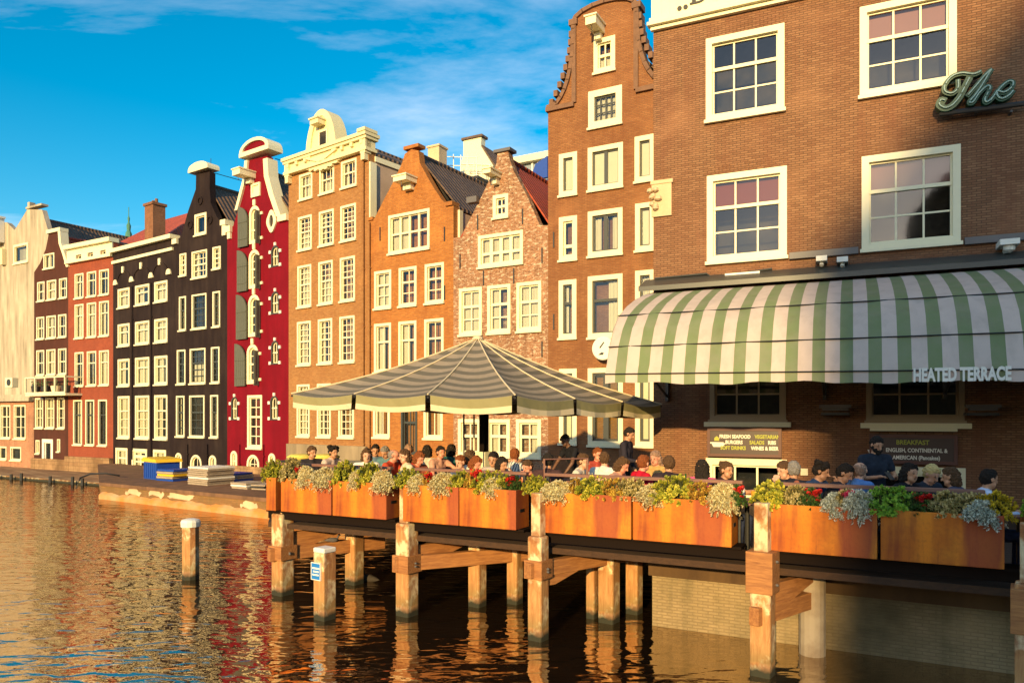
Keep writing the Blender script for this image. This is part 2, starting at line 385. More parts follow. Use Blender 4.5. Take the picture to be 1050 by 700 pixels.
def wall_mesh(mb, outline, holes, th=.3, rev=.22, mi=0, back=True):
    """front face at y=0 with rectangular/arched openings, reveals, edges"""
    xs = sorted({p[0] for p in outline} | {h[0] for h in holes} | {h[1] for h in holes})
    xs = [min(p[0] for p in outline)]+[x for x in xs if any(abs(x-h[i]) < 1e-9 for h in holes for i in (0, 1))]+[max(p[0] for p in outline)]
    zs = [min(p[1] for p in outline)]+sorted({h[2] for h in holes} | {h[3] for h in holes})+[max(p[1] for p in outline)]
    for i in range(len(xs)-1):
        for j in range(len(zs)-1):
            cx, cz = (xs[i]+xs[i+1])/2, (zs[j]+zs[j+1])/2
            if xs[i+1]-xs[i] < 1e-6 or zs[j+1]-zs[j] < 1e-6: continue
            if any(h[0] < cx < h[1] and h[2] < cz < h[3] for h in holes): continue
            p = clip_poly(outline, xs[i], xs[i+1], zs[j], zs[j+1])
            q = []
            for a in p:
                if not q or abs(a[0]-q[-1][0])+abs(a[1]-q[-1][1]) > 1e-6: q.append(a)
            if len(q) >= 3 and abs(sum(q[k-1][0]*q[k][1]-q[k][0]*q[k-1][1] for k in range(len(q)))) > 1e-5:
                mb.add([(a[0], 0, a[1]) for a in q], [tuple(range(len(q)))], mi)
    n = len(outline)
    for i in range(n):
        a, b = outline[i], outline[(i+1) % n]
        mb.add([(a[0], 0, a[1]), (b[0], 0, b[1]), (b[0], th, b[1]), (a[0], th, a[1])], [(0, 1, 2, 3)], mi)
    for h in holes:
        a = h[4] if len(h) > 4 and h[4] else None
        if a:
            ap = arch(h[0], h[1], h[2], h[3], a if a > 0 else None)
            for i in range(2, len(ap)-1):   # spandrels
                p, q = ap[i], ap[i+1]
                mb.add([(p[0], 0, p[1]), (q[0], 0, q[1]), (q[0], 0, h[3]), (p[0], 0, h[3])], [(0, 1, 2, 3)], mi)
            for i in range(1, len(ap)):
                p, q = ap[i], ap[(i+1) % len(ap)]
                mb.add([(p[0], 0, p[1]), (q[0], 0, q[1]), (q[0], rev, q[1]), (p[0], rev, p[1])], [(0, 1, 2, 3)], mi)
            mb.add([(h[0], 0, h[2]), (h[1], 0, h[2]), (h[1], rev, h[2]), (h[0], rev, h[2])], [(0, 1, 2, 3)], mi)
        else:
            c = [(h[0], h[2]), (h[1], h[2]), (h[1], h[3]), (h[0], h[3])]
            for i in range(4):
                p, q = c[i], c[(i+1) % 4]
                mb.add([(p[0], 0, p[1]), (q[0], 0, q[1]), (q[0], rev, q[1]), (p[0], rev, p[1])], [(0, 1, 2, 3)], mi)
def curtain_mesh(mb, x0, x1, z0, z1, y, folds=None, amp=.018, mi=0):
    n = max(6, int((x1-x0)/.03)); vs = []; ph = random.random()*6
    for k in range(n+1):
        x = x0+(x1-x0)*k/n; yy = y+amp*math.sin(k*1.9+ph)+amp*.4*math.sin(k*.7)
        vs += [(x, yy, z0), (x, yy, z1)]
    mb.add(vs, [(2*k, 2*k+2, 2*k+3, 2*k+1) for k in range(n)], mi)

def window(root, rect, cols=2, rows=(2, 2), fw=.09, bar=.028, mat='cream', arched=0, curtain=None, proud=.03, inner=None, name='window', sill=True, cmat='curtain', glass=True, split=None, low=None):
    """one window: frame+sashes (part) with panes and curtains (sub-parts); rows=(upper, lower) light rows around the meeting rail"""
    x0, x1, z0, z1 = rect; mb = MB(); ix0, ix1, iz0, iz1 = x0+fw, x1-fw, z0+fw, z1-fw
    mats = [M[mat], M[inner or mat]]
    if arched:
        o = arch(x0, x1, z0, z1); i = arch(ix0, ix1, iz0, iz1); mb.ring(o, i, -proud, .12); o2 = i; i2 = arch(ix0+bar*1.3, ix1-bar*1.3, iz0+bar*1.3, iz1-bar*1.3); mb.ring(o2, i2, .06, .11, 1)
    else:
        R4 = lambda a, b, c, d: [(a, c), (b, c), (b, d), (a, d)]
        mb.ring(R4(x0, x1, z0, z1), R4(ix0, ix1, iz0, iz1), -proud, .12)
        mb.ring(R4(ix0, ix1, iz0, iz1), R4(ix0+bar*.85, ix1-bar*.85, iz0+bar*.85, iz1-bar*.85), .05, .10, 1)
        if sill: mb.box(x0-.03, x1+.03, -proud-.06, -proud+.015, z0-.05, z0+.02)
    wl = ix1-ix0; hl = iz1-iz0; tot = sum(rows) if rows else 1
    if len(rows) == 2:
        zm = iz0+hl*((low if low is not None else rows[1]/tot)); mb.box(ix0, ix1, .035, .105, zm-bar*.85, zm+bar*.85, 1)
        segs = [(zm, iz1, rows[0]), (iz0, zm, rows[1])]
    else: segs = [(iz0, iz1, rows[0])]
    top = iz1 if not arched else iz1-wl*.22
    for a, b, n in segs:
        for k in range(1, n):
            z = a+(b-a)*k/n; mb.box(ix0, ix1, .062, .092, z-bar*.4, z+bar*.4, 1)
    cl = [cols]*len(segs) if isinstance(cols, int) else cols
    for (a, b, n), c in zip(segs, cl):
        for k in range(1, c):
            x = ix0+wl*k/c; bw = bar*.42 if split != 'thick' else bar*1.1; mb.box(x-bw, x+bw, .064 if split != 'thick' else .04, .09 if split != 'thick' else .1, a, min(b, top if arched and abs(x-(ix0+ix1)/2) > .01 else b), 1)
    o = mb.build(name, mats, root)
    if glass:
        p = MB(); poly = arch(ix0, ix1, iz0, iz1) if arched else [(ix0, iz0), (ix1, iz0), (ix1, iz1), (ix0, iz1)]
        p.add([(a, .078, b) for a, b in poly], [tuple(range(len(poly)))]); p.build('pane', M['glass'], o, fixn=False)
    if curtain:
        c = MB(); a, b = ix0-.01, ix1+.01; y = .17
        if curtain == 'full': curtain_mesh(c, a, b, iz0, iz1, y)
        elif curtain == 'left': curtain_mesh(c, a, a+wl*.45, iz0, iz1, y)
        elif curtain == 'right': curtain_mesh(c, b-wl*.45, b, iz0, iz1, y)
        elif curtain == 'both': curtain_mesh(c, a, a+wl*.3, iz0, iz1, y); curtain_mesh(c, b-wl*.3, b, iz0, iz1, y)
        elif curtain == 'low': curtain_mesh(c, a, b, iz0, iz0+hl*.62, y)
        elif curtain == 'high': c.box(a, b, y, y+.01, iz0+hl*.66, iz1)
        elif curtain == 'panel': c.box(a, b, .10, .12, iz0, iz1)
        c.build('curtain' if curtain not in ('high', 'panel') else ('blind' if curtain == 'high' else 'board_panel'), M[cmat], o)
    return o
def hole(r, fw=.09, a=0): e = fw*.45; return (r[0]+e, r[1]-e, r[2]+e, r[3]-e, a)

def house(name, label, fac, W, outline, holes, mat, depth=8, eave=None, ridge=None, ridge_s=None, roofmat='tile', sidemat=None, roof_y0=.3, interior=True, cat='house'):
    root = empty(name, (fac.P0.x, fac.P0.y, fac.zb), label, cat, fac.rot)
    mb = MB(); wall_mesh(mb, outline, holes)
    zt = eave if eave is not None else max(p[1] for p in outline)
    zmin = min(p[1] for p in outline)
    # rear of the gable, side walls, back wall
    n = len(outline); mb.add([(p[0], .3, p[1]) for p in outline], [tuple(range(n))][:1]) if ridge is not None else None
    smi = 1 if sidemat else 0
    mb.box(.01, .24, .301, depth, zmin, zt, smi); mb.box(W-.24, W-.01, .301, depth, zmin, zt, smi); mb.box(.24, W-.24, depth-.2, depth, zmin, zt)
    if ridge is not None:
        rs = ridge_s if ridge_s is not None else W/2
        mb.add([(0.24, depth-.1, zt), (W-.24, depth-.1, zt), (rs, depth-.1, ridge)], [(0, 1, 2)])
    mb.build('wall', [M[mat], M[sidemat] if sidemat else M[mat]], root)
    if interior:
        it = MB(); it.box(.25, W-.25, .75, .8, zmin, zt if ridge is None else max(p[1] for p in outline)-.6 if False else zt)
        if ridge is not None: it.add([(.3, .76, zt), (W-.3, .76, zt), (rs, .76, ridge-.2)], [(0, 1, 2)])
        it.build('interior', M['inside'], root)  # dark sheet painted in place of the shade inside the rooms
    rf = MB()
    if ridge is not None:
        t = .1
        rf.add([(0-.05, roof_y0, zt), (rs, roof_y0, ridge), (rs, depth+.1, ridge), (-.05, depth+.1, zt), (-.05, roof_y0, zt+t), (rs, roof_y0, ridge+t), (rs, depth+.1, ridge+t), (-.05, depth+.1, zt+t)],
               [(0, 1, 2, 3), (4, 7, 6, 5), (0, 3, 7, 4), (0, 4, 5, 1), (3, 2, 6, 7)])
        rf.add([(W+.05, roof_y0, zt), (rs, roof_y0, ridge), (rs, depth+.1, ridge), (W+.05, depth+.1, zt), (W+.05, roof_y0, zt+t), (rs, roof_y0, ridge+t), (rs, depth+.1, ridge+t), (W+.05, depth+.1, zt+t)],
               [(0, 3, 2, 1), (4, 5, 6, 7), (0, 4, 7, 3), (0, 1, 5, 4), (3, 7, 6, 2)])
        rf.tube([(rs, roof_y0, ridge+t), (rs, depth+.1, ridge+t)], .09, 8)
        rf.build('roof', M[roofmat], root)
    else:
        rf.box(.0, W, .31, depth, zt, zt+.08); rf.build('roof', M['lead'], root)
    return root
def hoist(root, s, z, w=.34, ln=.75, h=.2, mat='cream'):
    mb = MB(); mb.box(s-w/2, s+w/2, -ln, .1, z, z+h); mb.box(s-w/2-.04, s+w/2+.04, -ln-.04, .1, z+h, z+h+.05)
    mb.prism([(s-w*.3, z-.22), (s+w*.3, z-.22), (s+w*.3, z-.001), (s-w*.3, z-.001)], -.22, -.002)
    o = mb.build('hoist_beam', M[mat], root)
    h2 = MB(); h2.tube([(s, -ln+.1, z), (s, -ln+.1, z-.14), (s+.03, -ln+.1, z-.18), (s, -ln+.1, z-.21), (s-.03, -ln+.1, z-.18)], .012, 6); h2.build('hook', M['iron'], o)
    return o
def anchors(root, pts, mat='iron', h=.5):
    for s, z in pts:
        mb = MB(); mb.box(s-.02, s+.02, -.03, .0+.002, z-h/2, z+h/2); mb.build('wall_anchor', M[mat], root)
def downpipe(root, s, z0, z1, mat='cream2', r=.045):
    mb = MB(); mb.tube([(s, -.07, z0), (s, -.07, z1)], r, 8)
    z = z0+.5
    while z < z1: mb.box(s-.07, s+.07, -.07, .0, z, z+.04); z += 2.2
    return mb.build('drain_pipe', M[mat], root, smooth=False)

# ------------------------------------------------------------------ plan of the house row (each front has its own direction, as on a bending quay)
def rdir(xv): return Vector((-(xv-CX)/FP, -1)).normalized()
def step(P, r, x):
    k = ray(x); t = (k*P.y-P.x)/(r.x-k*r.y); return P+r*t
Pk = {}
Pk[116] = Vector((ray(116)*32.4, 32.4))
rL = rdir(-800)
for x in (70, 35, -90): Pk[x] = step(Pk[116], rL, x)
prev = Pk[116]
for x, xv in ((178, -550), (233, -615), (296, -550), (378, -475), (465, -650), (562, -815), (689, -880)):
    prev = step(prev, rdir(xv), x); Pk[x] = prev
for x in list(Pk): Pk[x] = Pk[x]*1.2
def front(x0, x1, zb, back=0.0):
    r = (Pk[x1]-Pk[x0]).normalized(); m = Vector((-r.y, r.x)); f = Fac(Pk[x0]+m*back, r, zb); return f, (Pk[x1]-Pk[x0]).length
def rows(f, cols, yt, yb, ref=0, off=0.0):
    """the same height for every window of a storey, measured on one of them"""
    c = cols[ref]; xc = (c[0]+c[1])/2; z0 = f.H(xc, yb); z1 = f.H(xc, yt)
    return [(f.S(a), f.S(b), z0, z1) for a, b in cols]
def outl(f, pts): return [f.hit(x, y) for x, y in pts]
FAR = dict(fw=.078, bar=.034)

# --- low pink brick annex at the far left, and the weathered plaster gable above it
f, W = front(-90, 35, 0.0)
z = lambda y, x=20: f.H(x, y)
ou = [(0, -.5), (W-.02, -.5), (W-.02, z(411)), (0, z(411))]
wr = rows(f, [(-38, -28), (-18, -8), (1, 11), (14.6, 26.6)], 415, 450, 3); wl = rows(f, [(-36, -26), (-16, -6), (-1, 7), (11, 22)], 458, 472, 3)
h0 = house('brick_annex', 'low pink brick annex on the water below the weathered plaster gable, farthest left', f, W, ou, [hole(r) for r in wr+wl], 'brickL', depth=5)
for i, r in enumerate(wr): window(h0, r, 2, (1, 2), curtain=[None, 'left', 'right', None][i], split='thick', **FAR)
for r in wl: window(h0, r, 1, (1,), **FAR)
mb = MB(); mb.box(-.1, W, -.25, 1.4, z(411), z(404.5)); mb.box(-.1, W+.0, -.3, -.1, z(411)-.02, z(408)); mb.build('cornice', M['plaster'], h0)
mb = MB(); mb.box(0, W-.02, -.25, -.01, -.6, z(486)); mb.build('foundation', M['found'], h0)
fb, Wb = front(-90, 35, 0.0, 1.7)
Wb = fb.S(51)
zz1 = lambda x, y: fb.hit(x, y)
ou = [(0, 0), (Wb, 0), (Wb, fb.H(48, 275)), zz1(49.5, 237), zz1(43, 215), zz1(28, 214.5), zz1(15, 236), zz1(7, 228), (fb.S(5), fb.H(5, 228)), (0, fb.H(0, 229))]
wr = [fb.rect(14, 29, 250, 270)]
h = house('plaster_house', 'tall weathered beige plaster gable with one dark square window, behind the pink brick annex', fb, Wb, ou, [hole(r) for r in wr], 'plaster', depth=8, eave=fb.H(48, 262), ridge=fb.H(35, 222), ridge_s=fb.S(30))
window(h, wr[0], 1, (1,), fw=.14, bar=.04)
mb = MB(); s0, z0 = fb.hit(28, 214.5); s1, _ = fb.hit(43, 214.5); mb.box(s0-.08, s1+.05, -.06, .36, z0, z0+.12); mb.box(s0+.1, s0+.35, -.04, .3, z0+.12, z0+.4)
mb.build('gable_cap', M['plaster'], h)
mb = MB(); a, b, c, d = fb.rect(-14, 5, 227, 251); mb.box(a, b, -.9, -.02, c, d); mb.box(a-.1, b+.1, -1.0, -.0, d, d+.12); mb.build('wooden_bay', M['white'], h)
mb = MB(); a, b, c, d = fb.rect(-8, 3, 232, 246); mb.box(a, b, -.93, -.905, c, d); mb.build('bay_window', M['inside'], h)
mb = MB(); a, b, c, d = fb.rect(3, 6.5, 256, 272); mb.box(a, b, -.25, -.02, c, d); mb.build('wall_box', M['cream2'], h)
# air conditioner on the annex roof
ac = empty('air_conditioner', (0, 0, 0), 'small cream air conditioner with a black fan on the annex roof', 'air conditioner')
P = at(16, 392, Pk[35].y+2.0); ac.location = (P.x, P.y-.35, P.z-.32); ac.rotation_euler[2] = f.rot
mb = MB(); mb.box(-.4, .4, -.18, .18, 0, .58); mb.build('casing', M['cream'], ac, bevel=.02)
mb = MB(); mb.lathe([(.2, 0), (.2, .03)], seg=20); o = mb.build('fan_grille', M['iron'], ac, loc=(.05, -.185, .3)); o.rotation_euler[0] = R(90)

# --- narrow dark brown house with a neck gable and a balcony
f, W = front(35, 70, 0.0)
cols = [(38.6, 46), (48.5, 58), (61, 69)]
allr = rows(f, cols, 289, 309) + rows(f, [(37.7, 45.7), (48, 57.6), (60, 68.4)], 325, 348) + rows(f, [(37.7, 45.7), (48, 57.2), (60, 68.4)], 359, 385) + rows(f, [(36.4, 44.6), (47, 56), (59, 66.6)], 408, 439)
att = f.rect(45, 56, 260, 275.5); dr = f.rect(43.5, 54.5, 450, 483); sm1 = f.rect(37, 41, 451, 465); sm2 = f.rect(59, 62, 450, 463)
ou = [(0, -.5), (W, -.5), (W, f.H(69.5, 274)), f.hit(66, 262), f.hit(62, 250), f.hit(61, 237), f.hit(50, 239.5), f.hit(47, 255), f.hit(41, 270), (0, f.H(35, 279))]
h = house('brown_house', 'narrow dark brown canal house with neck gable and balcony, left of the red-brown one', f, W, ou, [hole(r) for r in allr+[att, dr, sm1, sm2]], 'brownwall', depth=8, eave=f.H(69, 276), ridge=f.H(57, 243), ridge_s=f.S(56), roofmat='tilered')
for i, r in enumerate(allr): window(h, r, 2, (1, 1) if i < 9 else (1, 2), curtain=[None, 'full', None, 'both', 'left', None][i % 6], **FAR)
window(h, att, 2, (1,), curtain='left', split='thick', **FAR); window(h, dr, 1, (1,), fw=.2, bar=.05, mat='white', curtain='right', name='water_door'); window(h, sm1, 1, (1,), fw=.06, bar=.03, curtain='full'); window(h, sm2, 1, (1,), fw=.05, bar=.02, curtain='full')
mb = MB(); pl = [f.hit(69.5, 274), f.hit(66, 262), f.hit(62, 250), f.hit(61, 237)]
pr = [(a+.22, b) for a, b in pl]; mb.prism(pl+pr[::-1], -.1, .35); s0, z0 = f.hit(50, 239.5); s1, z1 = f.hit(63.5, 237); mb.box(s0-.06, s1, -.12, .36, z1, z1+.2)
mb.build('gable_trim', M['cream'], h)
mb = MB(); mb.box(0, W-.02, -.2, -.01, -.6, f.H(50, 470)); mb.build('foundation', M['found'], h)
bl = empty('balcony', (0, 0, 0), '', ''); bpy.data.objects.remove(bl)
mb = MB(); a, b, c, d = f.rect(26, 67, 386, 405.5, -.9); mb.box(a, b, -.9, 0, c, c+.12); mb.box(a, b, -.92, -.86, d-.07, d); mb.box(a, b, -.92, -.86, c+.12, c+.2)
n = 5
for k in range(n): x = a+(b-a-.07)*k/(n-1); mb.box(x, x+.07, -.93, -.85, c+.12, d)
mb.box(a, a+.05, -.9, 0, d-.07, d); mb.box(b-.05, b, -.9, 0, d-.07, d)
mb.build('balcony', M['cream'], h)
for k in range(4):
    x = a+(b-a)*(k+.5)/4; t = empty('plant_pot', tuple(h.matrix_world @ Vector((0, 0, 0))), ['dark', 'second dark', 'pale cream', 'last dark'][k]+' plant pot on the brown house balcony'+['', ' beside the first', '', ' at its right end'][k], 'plant pot', f.rot, 'pots along the balcony')
    c_, s_ = math.cos(f.rot), math.sin(f.rot); t.location = (f.P0.x+c_*x-s_*(-.6), f.P0.y+s_*x+c_*(-.6), c+.12)
    mb = MB(); mb.lathe([(.16, 0), (.24, .4), (.26, .42), (.2, .42)], seg=12); mb.build('pot', M['cream' if k == 2 else 'iron'], t)
    mb = MB()
    for q in range(40):
        th = random.random()*6.3; rr = random.random()*.22; zc_ = .42+random.random()*.3; v = Vector((rr*math.cos(th), rr*math.sin(th), zc_)); d1 = Vector((random.uniform(-1, 1), random.uniform(-1, 1), random.uniform(-1, 1))).normalized()*.07; d2 = d1.orthogonal().normalized()*.03
        mb.add([v-d1, v+d2, v+d1, v-d2], [(0, 1, 2, 3)])
    g = NG('pot_leaf') if 'potleaf' not in M else None
    if g: M['potleaf'] = g.done((.05, .08, .02), .7)
    mb.build('foliage', M['potleaf'], t, fixn=False)

# --- red-brown house with the white attic fascia
f, W = front(70, 116, 0.0)
cols = [(77, 86), (89.5, 99), (102, 112)]
r1 = rows(f, cols, 280.6, 306) + rows(f, cols, 312, 347) + rows(f, cols, 361, 396) + rows(f, [(75.5, 84.5), (88, 97), (101, 110)], 410, 456)
fa = rows(f, [(79, 85), (91, 97), (104, 110)], 261, 269)
zc0, zc1 = f.H(72, 271), f.H(72, 256.5)
ou = [(0, -.5), (W, -.5), (W, zc1), (0, zc1)]
h = house('red_brown_house', 'red-brown brick canal house with a plain white attic fascia, third front from the left', f, W, ou, [hole(r) for r in r1+fa], 'redbrown', depth=7)
for i, r in enumerate(r1): window(h, r, 2, (1, 1), low=.68, curtain=['both', 'right', None, 'full', 'left'][i % 5], inner='cream' if i < 9 else 'darkframe', **FAR)
mb = MB()
xs = [0]+[v for r in fa for v in (r[0]+.02, r[1]-.02)]+[W]
for i in range(0, len(xs), 2): mb.box(xs[i], xs[i+1], -.08, -.001, zc0+.001, zc1)
for r in fa: mb.box(r[0]+.02, r[1]-.02, -.08, -.001, zc0+.001, r[2]+.02); mb.box(r[0]+.02, r[1]-.02, -.08, -.001, r[3]-.02, zc1)
mb.box(-.05, W+.05, -.28, .3, zc1, zc1+.22); mb.box(-.03, W+.03, -.2, -.08, zc0+.001, zc0+.16); mb.build('cornice', M['cream'], h)
for r in fa: window(h, r, 1, (1,), fw=.05, bar=.03, sill=False, proud=-.01)
mb = MB(); mb.box(.01, W-.01, -.22, -.01, -.6, f.H(85, 468)); mb.build('foundation', M['found'], h)
# --- black house with double cornice
f, W = front(116, 178, .60)
cols = [(121.2, 133.2), (139, 153.4), (158.7, 172)]
r1 = rows(f, cols, 295.7, 315.7) + rows(f, cols, 332, 355) + rows(f, cols, 368, 396) + rows(f, cols, 406, 449)
rg = rows(f, [(119, 131), (135.5, 151), (157.5, 170.5)], 459, 480)
zt = f.H(147, 252.5)
h = house('black_house', 'wide black canal house with a double white cornice and twelve windows, behind the blue container', f, W, [(0, 0), (W, 0), (W, zt), (0, zt)], [hole(r) for r in r1+rg], 'blackwall', depth=8)
for i, r in enumerate(r1): window(h, r, 2, (1, 1) if i < 9 else (1, 3), low=.66, fw=.11 if i % 3 != 1 else .10, bar=.04, curtain=['full', 'both', 'full', 'left', 'full'][i % 5])
window(h, rg[0], 2, (1, 1), curtain='full', fw=.13, bar=.05); window(h, rg[1], 2, (1, 2), fw=.14, bar=.09, curtain='both', name='door', sill=False); window(h, rg[2], 2, (1, 1), curtain='full', fw=.13, bar=.05)
mb = MB(); mb.box(-.03, W+.05, -.22, .3, zt, zt+.2); mb.box(0, W, -.1, -.001, f.H(147, 264), f.H(147, 264)+.15); mb.build('cornice', M['cream'], h)
mb = MB()
for i, x in enumerate((126.5, 145, 164)): s, q = f.S(x), f.H(145, 272.5); mb.box(s-.09, s+.09, -.06, -.001, q-.16, q+.16)
for i, x in enumerate((119, 135.5, 155.5, 173.5)): s, q = f.S(x), f.H(135.5, 286.5); mb.prism([(s-.2, q-.12), (s+.2, q-.12), (s+.16, q+.06), (s+.07, q+.14), (s-.07, q+.14), (s-.16, q+.06)], -.07, -.001)
build_each(mb, 'stone_block', M['cream'], h)
mb = MB()
for a, b in ((119, 135.5), (135.5, 155.5), (155.5, 173.5)):
    s0, s1, q = f.S(a)+.1, f.S(b)-.1, f.H(135.5, 286.5); n = 10; ao = []; ai = []
    for k in range(n+1): t = math.pi*k/n; ao.append(((s0+s1)/2+(s1-s0)/2*math.cos(t), q+.55*math.sin(t))); ai.append(((s0+s1)/2+((s1-s0)/2-.08)*math.cos(t), q+.47*math.sin(t)))
    mb.prism(ao+ai[::-1], -.04, -.001)
build_each(mb, 'relief_arch', M['blackwall'], h)
for x in (136.5, 156): downpipe(h, f.S(x), .3, f.H(145, 292), 'blackwall', .03)
# red hipped roof and brick chimney on the house behind
P = at(116, 260, 46); hb = empty('rear_house', (P.x, P.y, .62), 'house behind the black one with a bright red hipped tile roof', 'house', f.rot)
mb = MB(); e = P.z-.7+.2; mb.box(-1.9, 6.2, 0, 7, 0, e); mb.build('wall', M['chim'], hb)
mb = MB(); t_ = P.z+2.7-.7; mb.add([(-2.1, -.2, e), (6.4, -.2, e), (6.4, 7.2, e), (-2.1, 7.2, e), (-.1, 3.3, t_+.2), (4.5, 3.3, t_+.2)], [(0, 1, 5, 4), (1, 2, 5), (2, 3, 4, 5), (3, 0, 4), (0, 3, 2, 1)]); mb.build('roof', M['tilered'], hb)
P = at(159, 247, 41.5); ch = empty('brick_chimney', (P.x, P.y, P.z-2.0), 'tall brown brick chimney with two pots rising above the black house', 'chimney', f.rot)
mb = MB(); q = (247-212)*41.5/FP+2.0; mb.box(-.43, .43, -.36, .36, 0, q); mb.box(-.5, .5, -.43, .43, q, q+.14); mb.build('stack', M['chim'], ch)
mb = MB(); mb.lathe([(.1, 0), (.08, .25)], (-.17, 0, q+.12), 10); mb.lathe([(.1, 0), (.08, .3)], (.15, 0, q+.12), 10); mb.build('chimney_pots', M['chim'], ch)
P = at(132, 234, 60); sp = empty('church_spire', (P.x, P.y, P.z-8), 'thin green copper spire far behind the red hipped roof', 'spire')
g = NG('copper_green'); M['copper'] = g.done((.06, .2, .14), .6)
mb = MB(); mb.lathe([(.5, 0), (.4, 6.5), (.24, 7.6), (.14, 7.8), (.18, 8.2), (.06, 8.5), (.10, 8.8), (.03, 9.0), (.03, 9.7)], seg=8); mb.build('copper_cap', M['copper'], sp)

# --- black gabled house
f, W = front(178, 233, .60)
c3_ = [(184.6, 191.4), (197, 212.6), (218.4, 226.6)]
r0 = f.rect(200, 212, 219, 241)
rA = rows(f, c3_[:1], 260, 283)+rows(f, [c3_[1]], 257, 285)+rows(f, [c3_[2]], 253, 276)
rB = rows(f, [(184, 191), (197, 212), (218.4, 226)], 304, 339); rC = rows(f, [(181.8, 190.5), (195, 211), (216.8, 225.4)], 358.6, 394); rD = rows(f, [(181, 189.5), (194.5, 210), (216, 224)], 405.7, 447.5)
rG = [f.rect(180, 186.6, 464, 481), f.rect(195.5, 207, 466, 486), f.rect(214.5, 222, 466.5, 481)]
ou = outl(f, [(227.5, 229), (222, 222), (216, 208), (215, 193.5), (215, 176), (201, 179), (200.7, 194), (193, 216), (185.5, 243)])
ou = [(0, 0), (W, 0), (W, f.H(233, 230))]+ou+[(0, f.H(178, 247))]
h = house('black_gable_house', 'black neck-gabled canal house with brown tile roof, between the cornice house and the crimson one', f, W, ou, [hole(r) for r in [r0]+rA+rB+rC+rD]+[hole(r, a=-1) for r in rG], 'blackwall', depth=9, eave=f.H(231, 236), ridge=f.H(208, 190), ridge_s=f.S(208))
window(h, r0, 1, (1,), fw=.12, bar=.05)
for i, r in enumerate(rA+rB+rC+rD):
    cdef = (2 if i % 3 != 1 else 3); window(h, r, cdef, (2, 2) if i < 3 else (2, 3), fw=.075, bar=.04, inner='darkframe' if i >= 3 else 'cream', curtain=[None, 'both', None, 'low'][i % 4])
for r in rG: window(h, r, 2, (1,), arched=1, fw=.1, bar=.035, sill=False, curtain='full' if r is rG[0] else None)
mb = MB(); s0, z0 = f.hit(197, 179); s1, _ = f.hit(217, 178); n = 10; pts = [(s0, z0), (s1, z0)]+[((s0+s1)/2+(s1-s0)/2*math.cos(math.pi*k/n), z0+.12+.28*math.sin(math.pi*k/n)) for k in range(n+1)]
mb.prism(pts, -.22, .42); mb.build('gable_cap', M['cream'], h)
mb = MB()
for x, y in ((180.5, 247.5), (230.3, 228)):
    s, q = f.hit(x, y); mb.box(s-.18, s+.2, -.12, .34, q-.14, q+.1)
s, q = f.hit(230.3, 228); mb.box(s-.1, s+.16, -.08, .3, q-.6, q-.14); build_each(mb, 'kneeler_stone', M['cream'], h)
mb = MB()
for x, y in ((205.5, 206), (195.3, 230.7), (215.5, 225.7)):
    s, q = f.hit(x, y); n = 14; mb.ring([(s+.2*math.cos(2*math.pi*k/n), q+.2*math.sin(2*math.pi*k/n)) for k in range(n)], [(s+.13*math.cos(2*math.pi*k/n), q+.13*math.sin(2*math.pi*k/n)) for k in range(n)], -.05, -.001)
build_each(mb, 'round_vent', M['blackwall'], h)
downpipe(h, f.S(193), .2, f.H(193, 455), 'blackwall', .03); downpipe(h, f.S(213.5), .2, f.H(213.5, 455), 'blackwall', .03)

mb = MB(); a = f.hit(215, 176); mb.tube([(a[0], .3, a[1]), (a[0]+.25, 2.6, f.H(208, 190)+.5), (a[0]+.25, 2.6, f.H(208, 190)-.1)], .018, 5); mb.tube([(a[0]-.2, .2, a[1]), (a[0]-.2, .2, a[1]+.7)], .014, 5); mb.build('stay_rod', M['iron'], h)
# --- crimson warehouse with shutters
f, W = front(233, 296, .60)
ad = [(256, 266.5, 211, 249.5), (255.5, 266.5, 256, 295.5), (255, 266.5, 302, 345), (253.5, 265, 353, 393.5)]
ad = [f.rect(*a) for a in ad]; tall = f.rect(254, 269, 405, 459.5)
sm = [f.rect(278.5, 286.5, 252, 273.5), f.rect(278.5, 286.5, 299, 322), f.rect(278.5, 286, 349.5, 373.5), f.rect(277.5, 285.5, 406, 430.5), f.rect(237.5, 244, 407, 430.5)]
ga = [f.rect(236.8, 243.5, 462, 483), f.rect(253.5, 266, 466, 493), f.rect(275.5, 282.5, 464.5, 483)]
ou = [(0, 0), (W, 0), (W, f.H(296, 220))]+outl(f, [(287.5, 225), (280, 203), (274.5, 183), (274, 160), (253.5, 165), (252.5, 185), (244, 216), (239, 232)])+[(0, f.H(233, 236))]
h = house('crimson_house', 'crimson gabled warehouse with arched loading doors and grey-green shutters', f, W, ou, [hole(r, a=-1) for r in ad+ga]+[hole(r, .03, -1) for r in sm]+[hole(tall)], 'redwall', depth=9, eave=f.H(293, 226), ridge=f.H(266, 176), ridge_s=f.S(266))
